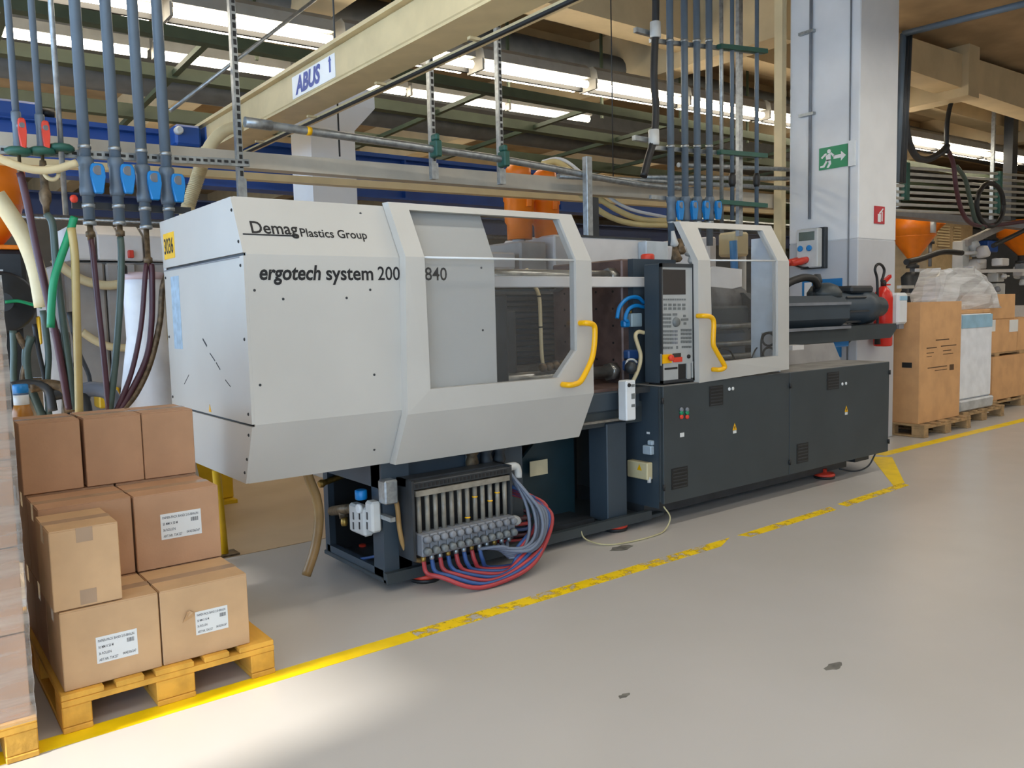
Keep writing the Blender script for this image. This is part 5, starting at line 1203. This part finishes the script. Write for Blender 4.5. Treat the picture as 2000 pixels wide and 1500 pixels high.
def hopper2(px, pt, pm, pb, pwid, y, lab):
    a, m_, b_ = rt(px, pt, y), rt(px, pm, y), rt(px, pb, y); w = (rt(px+pwid, pm, y).x-a.x)/1.6
    t = thing('orange_hopper', lab, 'hopper', (a.x, y, b_.z), 'orange cone hoppers on the right')
    part('cone', MB().lathe((a.x, y, b_.z), (0, 0, 1), [(w*.2, 0), (w*.25, .04), (w*.95, m_.z-b_.z), (w, m_.z-b_.z+.02)], 16), ORANGE, t)
    part('body', MB().lathe((a.x, y, m_.z+.02), (0, 0, 1), [(w, 0), (w, (a.z-m_.z)*.7), (w*.8, (a.z-m_.z))], 16), ORANGE, t)
    part('sight_tube', MB().cyl((a.x-w*.2, y-w*1.02, m_.z+.05), (a.x-w*.2, y-w*1.02, a.z-.05), w*.13, 10), SILV, t)
    part('outlet', MB().lathe((a.x, y, b_.z-.15), (0, 0, 1), [(w*.3, 0), (w*.3, .05), (w*.22, .06), (w*.22, .16)], 12), CHAR, t)
    part('stand', MB().cyl((a.x, y, b_.z-.6), (a.x, y, b_.z-.14), w*.12, 10), GREYC, t)
hopper2(1784, 424, 464, 508, 31, 7.7, 'orange cone hopper directly right of the pillar')
hopper2(1818, 425, 440, 462, 20, 8.1, 'smaller orange hopper partly behind the first cone hopper')
hopper2(2002, 432, 462, 500, 30, 7.7, 'orange hopper cut off by the right edge')
a, c = rt(1812, 428, 8.6), rt(1898, 520, 8.6)
bc = thing('louvred_cabinet', 'beige cabinet with louvred vents behind the orange hoppers', 'cabinet', (a.x, 8.6, 0))
BC = mat('warm_beige_paint', 'b8a27c', .5)
part('body', MB().box(a.x, c.x, 8.6, 9.4, 0.02, a.z), BC, bc)
for i in range(8):
    for u, v in ((.2, .45), (.55, .7)):
        z = a.z-.12-i*.06; part('louvre', MB().box(a.x+(c.x-a.x)*u, a.x+(c.x-a.x)*v, 8.57, 8.6, z-.018, z+.012), IVORY, bc)
# moulding machine with white robot behind the cartons
wm_ = thing('background_machine', 'white moulding machine with black details behind the wrapped goods on the right', 'machine', (rt(1850, 560).x, 7, 0))
a, c = rt(1756, 520, 6.9), rt(2040, 590, 6.9)
part('body', MB().box(a.x, c.x, 6.9, 8.0, .05, rt(1900, 600, 6.9).z, .02), MWHITE, wm_)
part('black_unit', MB().lathe((rt(1782, 545, 6.9).x, 6.9, rt(1782, 590, 6.9).z), (0, 0, 1), [(.22, 0), (.22, .12), (.16, .2), (.18, .42), (.1, .5)], 14), CHAR, wm_)
part('white_frame', MB().box(rt(1792, 545, 6.85).x, rt(1812, 545, 6.85).x, 6.82, 6.9, rt(1800, 600, 6.85).z, rt(1800, 525, 6.85).z), MWHITE, wm_)
for py in (560, 575): q = rt(1755, py, 6.85); part('rail', MB().box(q.x, rt(1800, py, 6.85).x, 6.8, 6.88, q.z-.03, q.z+.02), SILV, wm_)
arm = crv([rt(px, py, 6.8) for px, py in ((1770, 512), (1800, 505), (1840, 492), (1878, 494))]); part('black_arm', MB().tube(arm, .05, 10), BLACK, wm_)
rnd = random.Random(11)
for i in range(26):
    px, py = rnd.uniform(1885, 2000), rnd.uniform(490, 570); p = rt(px, py, 7.0+rnd.uniform(-.1, .3)); s = rnd.uniform(.05, .2)
    mt_ = rnd.choice((MWHITE, MWHITE, MWHITE, SILV, SILV, MWHITE, GREYC))
    part('robot_part', MB().box(p.x-s, p.x+s, p.y-.1, p.y+.1, p.z-s*rnd.uniform(.3, .8), p.z+s*rnd.uniform(.3, .8), .015) if i % 2 else MB().lathe((p.x, p.y, p.z-s*.5), (rnd.uniform(-.6, .6), 0, 1), [(s*.6, 0), (s*.7, s*.3), (s*.5, s), (s*.2, s*1.1)], 12), mt_, wm_)
q = rt(1905, 535, 6.9); part('white_beam', MB().bar(rt(1900, 530, 6.85), rt(2010, 528, 6.85), .06, .06), MWHITE, wm_)
rb = thing('robot_arm', 'pale grey robot arm standing up behind the bagged stack', 'robot', rt(1885, 560, 7.3))
part('column', MB().box(rt(1880, 520, 7.3).x, rt(1893, 520, 7.3).x, 7.3, 7.5, rt(1880, 600, 7.3).z, rt(1880, 470, 7.3).z, .01), SILV, rb)
part('arm', MB().bar(rt(1885, 475, 7.3), rt(1960, 440, 7.3), .12, .12), MGREY, rb)
part('gripper', MB().lathe(rt(1900, 470, 7.25), (.3, 0, -1), [(.08, 0), (.12, .1), (.06, .22), (.08, .3)], 12), SILV, rb)
part('blue_motor', MB().box(rt(1925, 480, 7.2).x, rt(1945, 480, 7.2).x, 7.15, 7.35, rt(1930, 492, 7.2).z, rt(1930, 470, 7.2).z, .02), BLUEP, rb)
# black hoses hanging at the right
def rhose(pts, r, mt, lab, y=6.2): return single('hanging_hose', MB().tube(crv([at(px, py, 1, y) for px, py in pts], 6), r, 9), mt, lab, 'hose')
rhose(((2010, 100), (1975, 112), (1930, 130), (1890, 155), (1862, 190), (1850, 240), (1849, 300)), .035, BLACK, 'black hose arching from the right edge down to the pipe rack')
rhose(((1768, 70), (1764, 150), (1770, 250), (1785, 300), (1808, 312), (1835, 300), (1850, 285)), .05, CHAR, 'grey black hose bending up right beside the pillar')
rhose(((1850, 290), (1862, 320), (1868, 370), (1880, 415), (1900, 438), (1940, 440), (2005, 432)), .035, MAROON, 'dark maroon hose hanging in front of the pipe rack')
rhose(((1868, 325), (1885, 350), (1895, 390), (1905, 430), (1920, 445)), .035, GRNH, 'dark green hose hanging in front of the pipe rack')
rhose([(1934+26*math.cos(a_*PI/8), 400+42*math.sin(a_*PI/8)) for a_ in range(17)], .04, BLACK, 'coiled black hose loop hanging on the pipe rack')
rhose(((2010, 445), (1985, 458), (1960, 470), (1940, 480)), .04, BLACK, 'short black hose rising to the right edge beside the robot')
p0, p1 = rt(1735, 68, 6.0), rt(2010, -10, 4.2)
hp = [at(1764, 66, 0, 9.2), at(1880, 40, 0, 9.2), at(2010, 5, 0, 9.2)]
tr = thing('cable_conduit_run', 'dark bundled conduit running overhead toward the viewer right of the pillar', 'conduit', hp[0])
for k_ in range(3): part('conduit', MB().tube([hp[0]+V((.07*k_, 0, .02*k_)), hp[2]+V((.07*k_, 0, .02*k_))], .035, 8), CHAR if k_ else PVC, tr)
for k_ in range(3): part('conduit', MB().tube([hp[0]+V((.07*k_, 0, .02*k_)), hp[0]+V((.07*k_, .05, -1.6))], .035, 8), CHAR if k_ else PVC, tr)
single('beige_beam', MB().prism([at(1770, 70, 1, 5.9), at(1770, 135, 1, 5.9), at(2060, 232, 1, 5.9), at(2060, 165, 1, 5.9)], (0, .4, 0)), MATS['beam_beige'], 'large beige beam running across behind the conduits on the right', 'beam')

# floor stains
STM = mat('floor_stain', '6e6c66', .5, var=.2, scale=20)
for cx_, cy_, s in ((3.62, 3.62, .1), (3.05, 1.82, .05), (2.2, 2.2, .03)):
    r = random.Random(cx_); b = MB()
    b.prism([(cx_+s*(1+r.uniform(-.35, .3))*math.cos(k_*PI/6), cy_+s*.5*(1+r.uniform(-.4, .3))*math.sin(k_*PI/6), .0003) for k_ in range(12)], (0, 0, .0006))
    part('stain', b, STM, floor, 'dark stain on the floor paint')
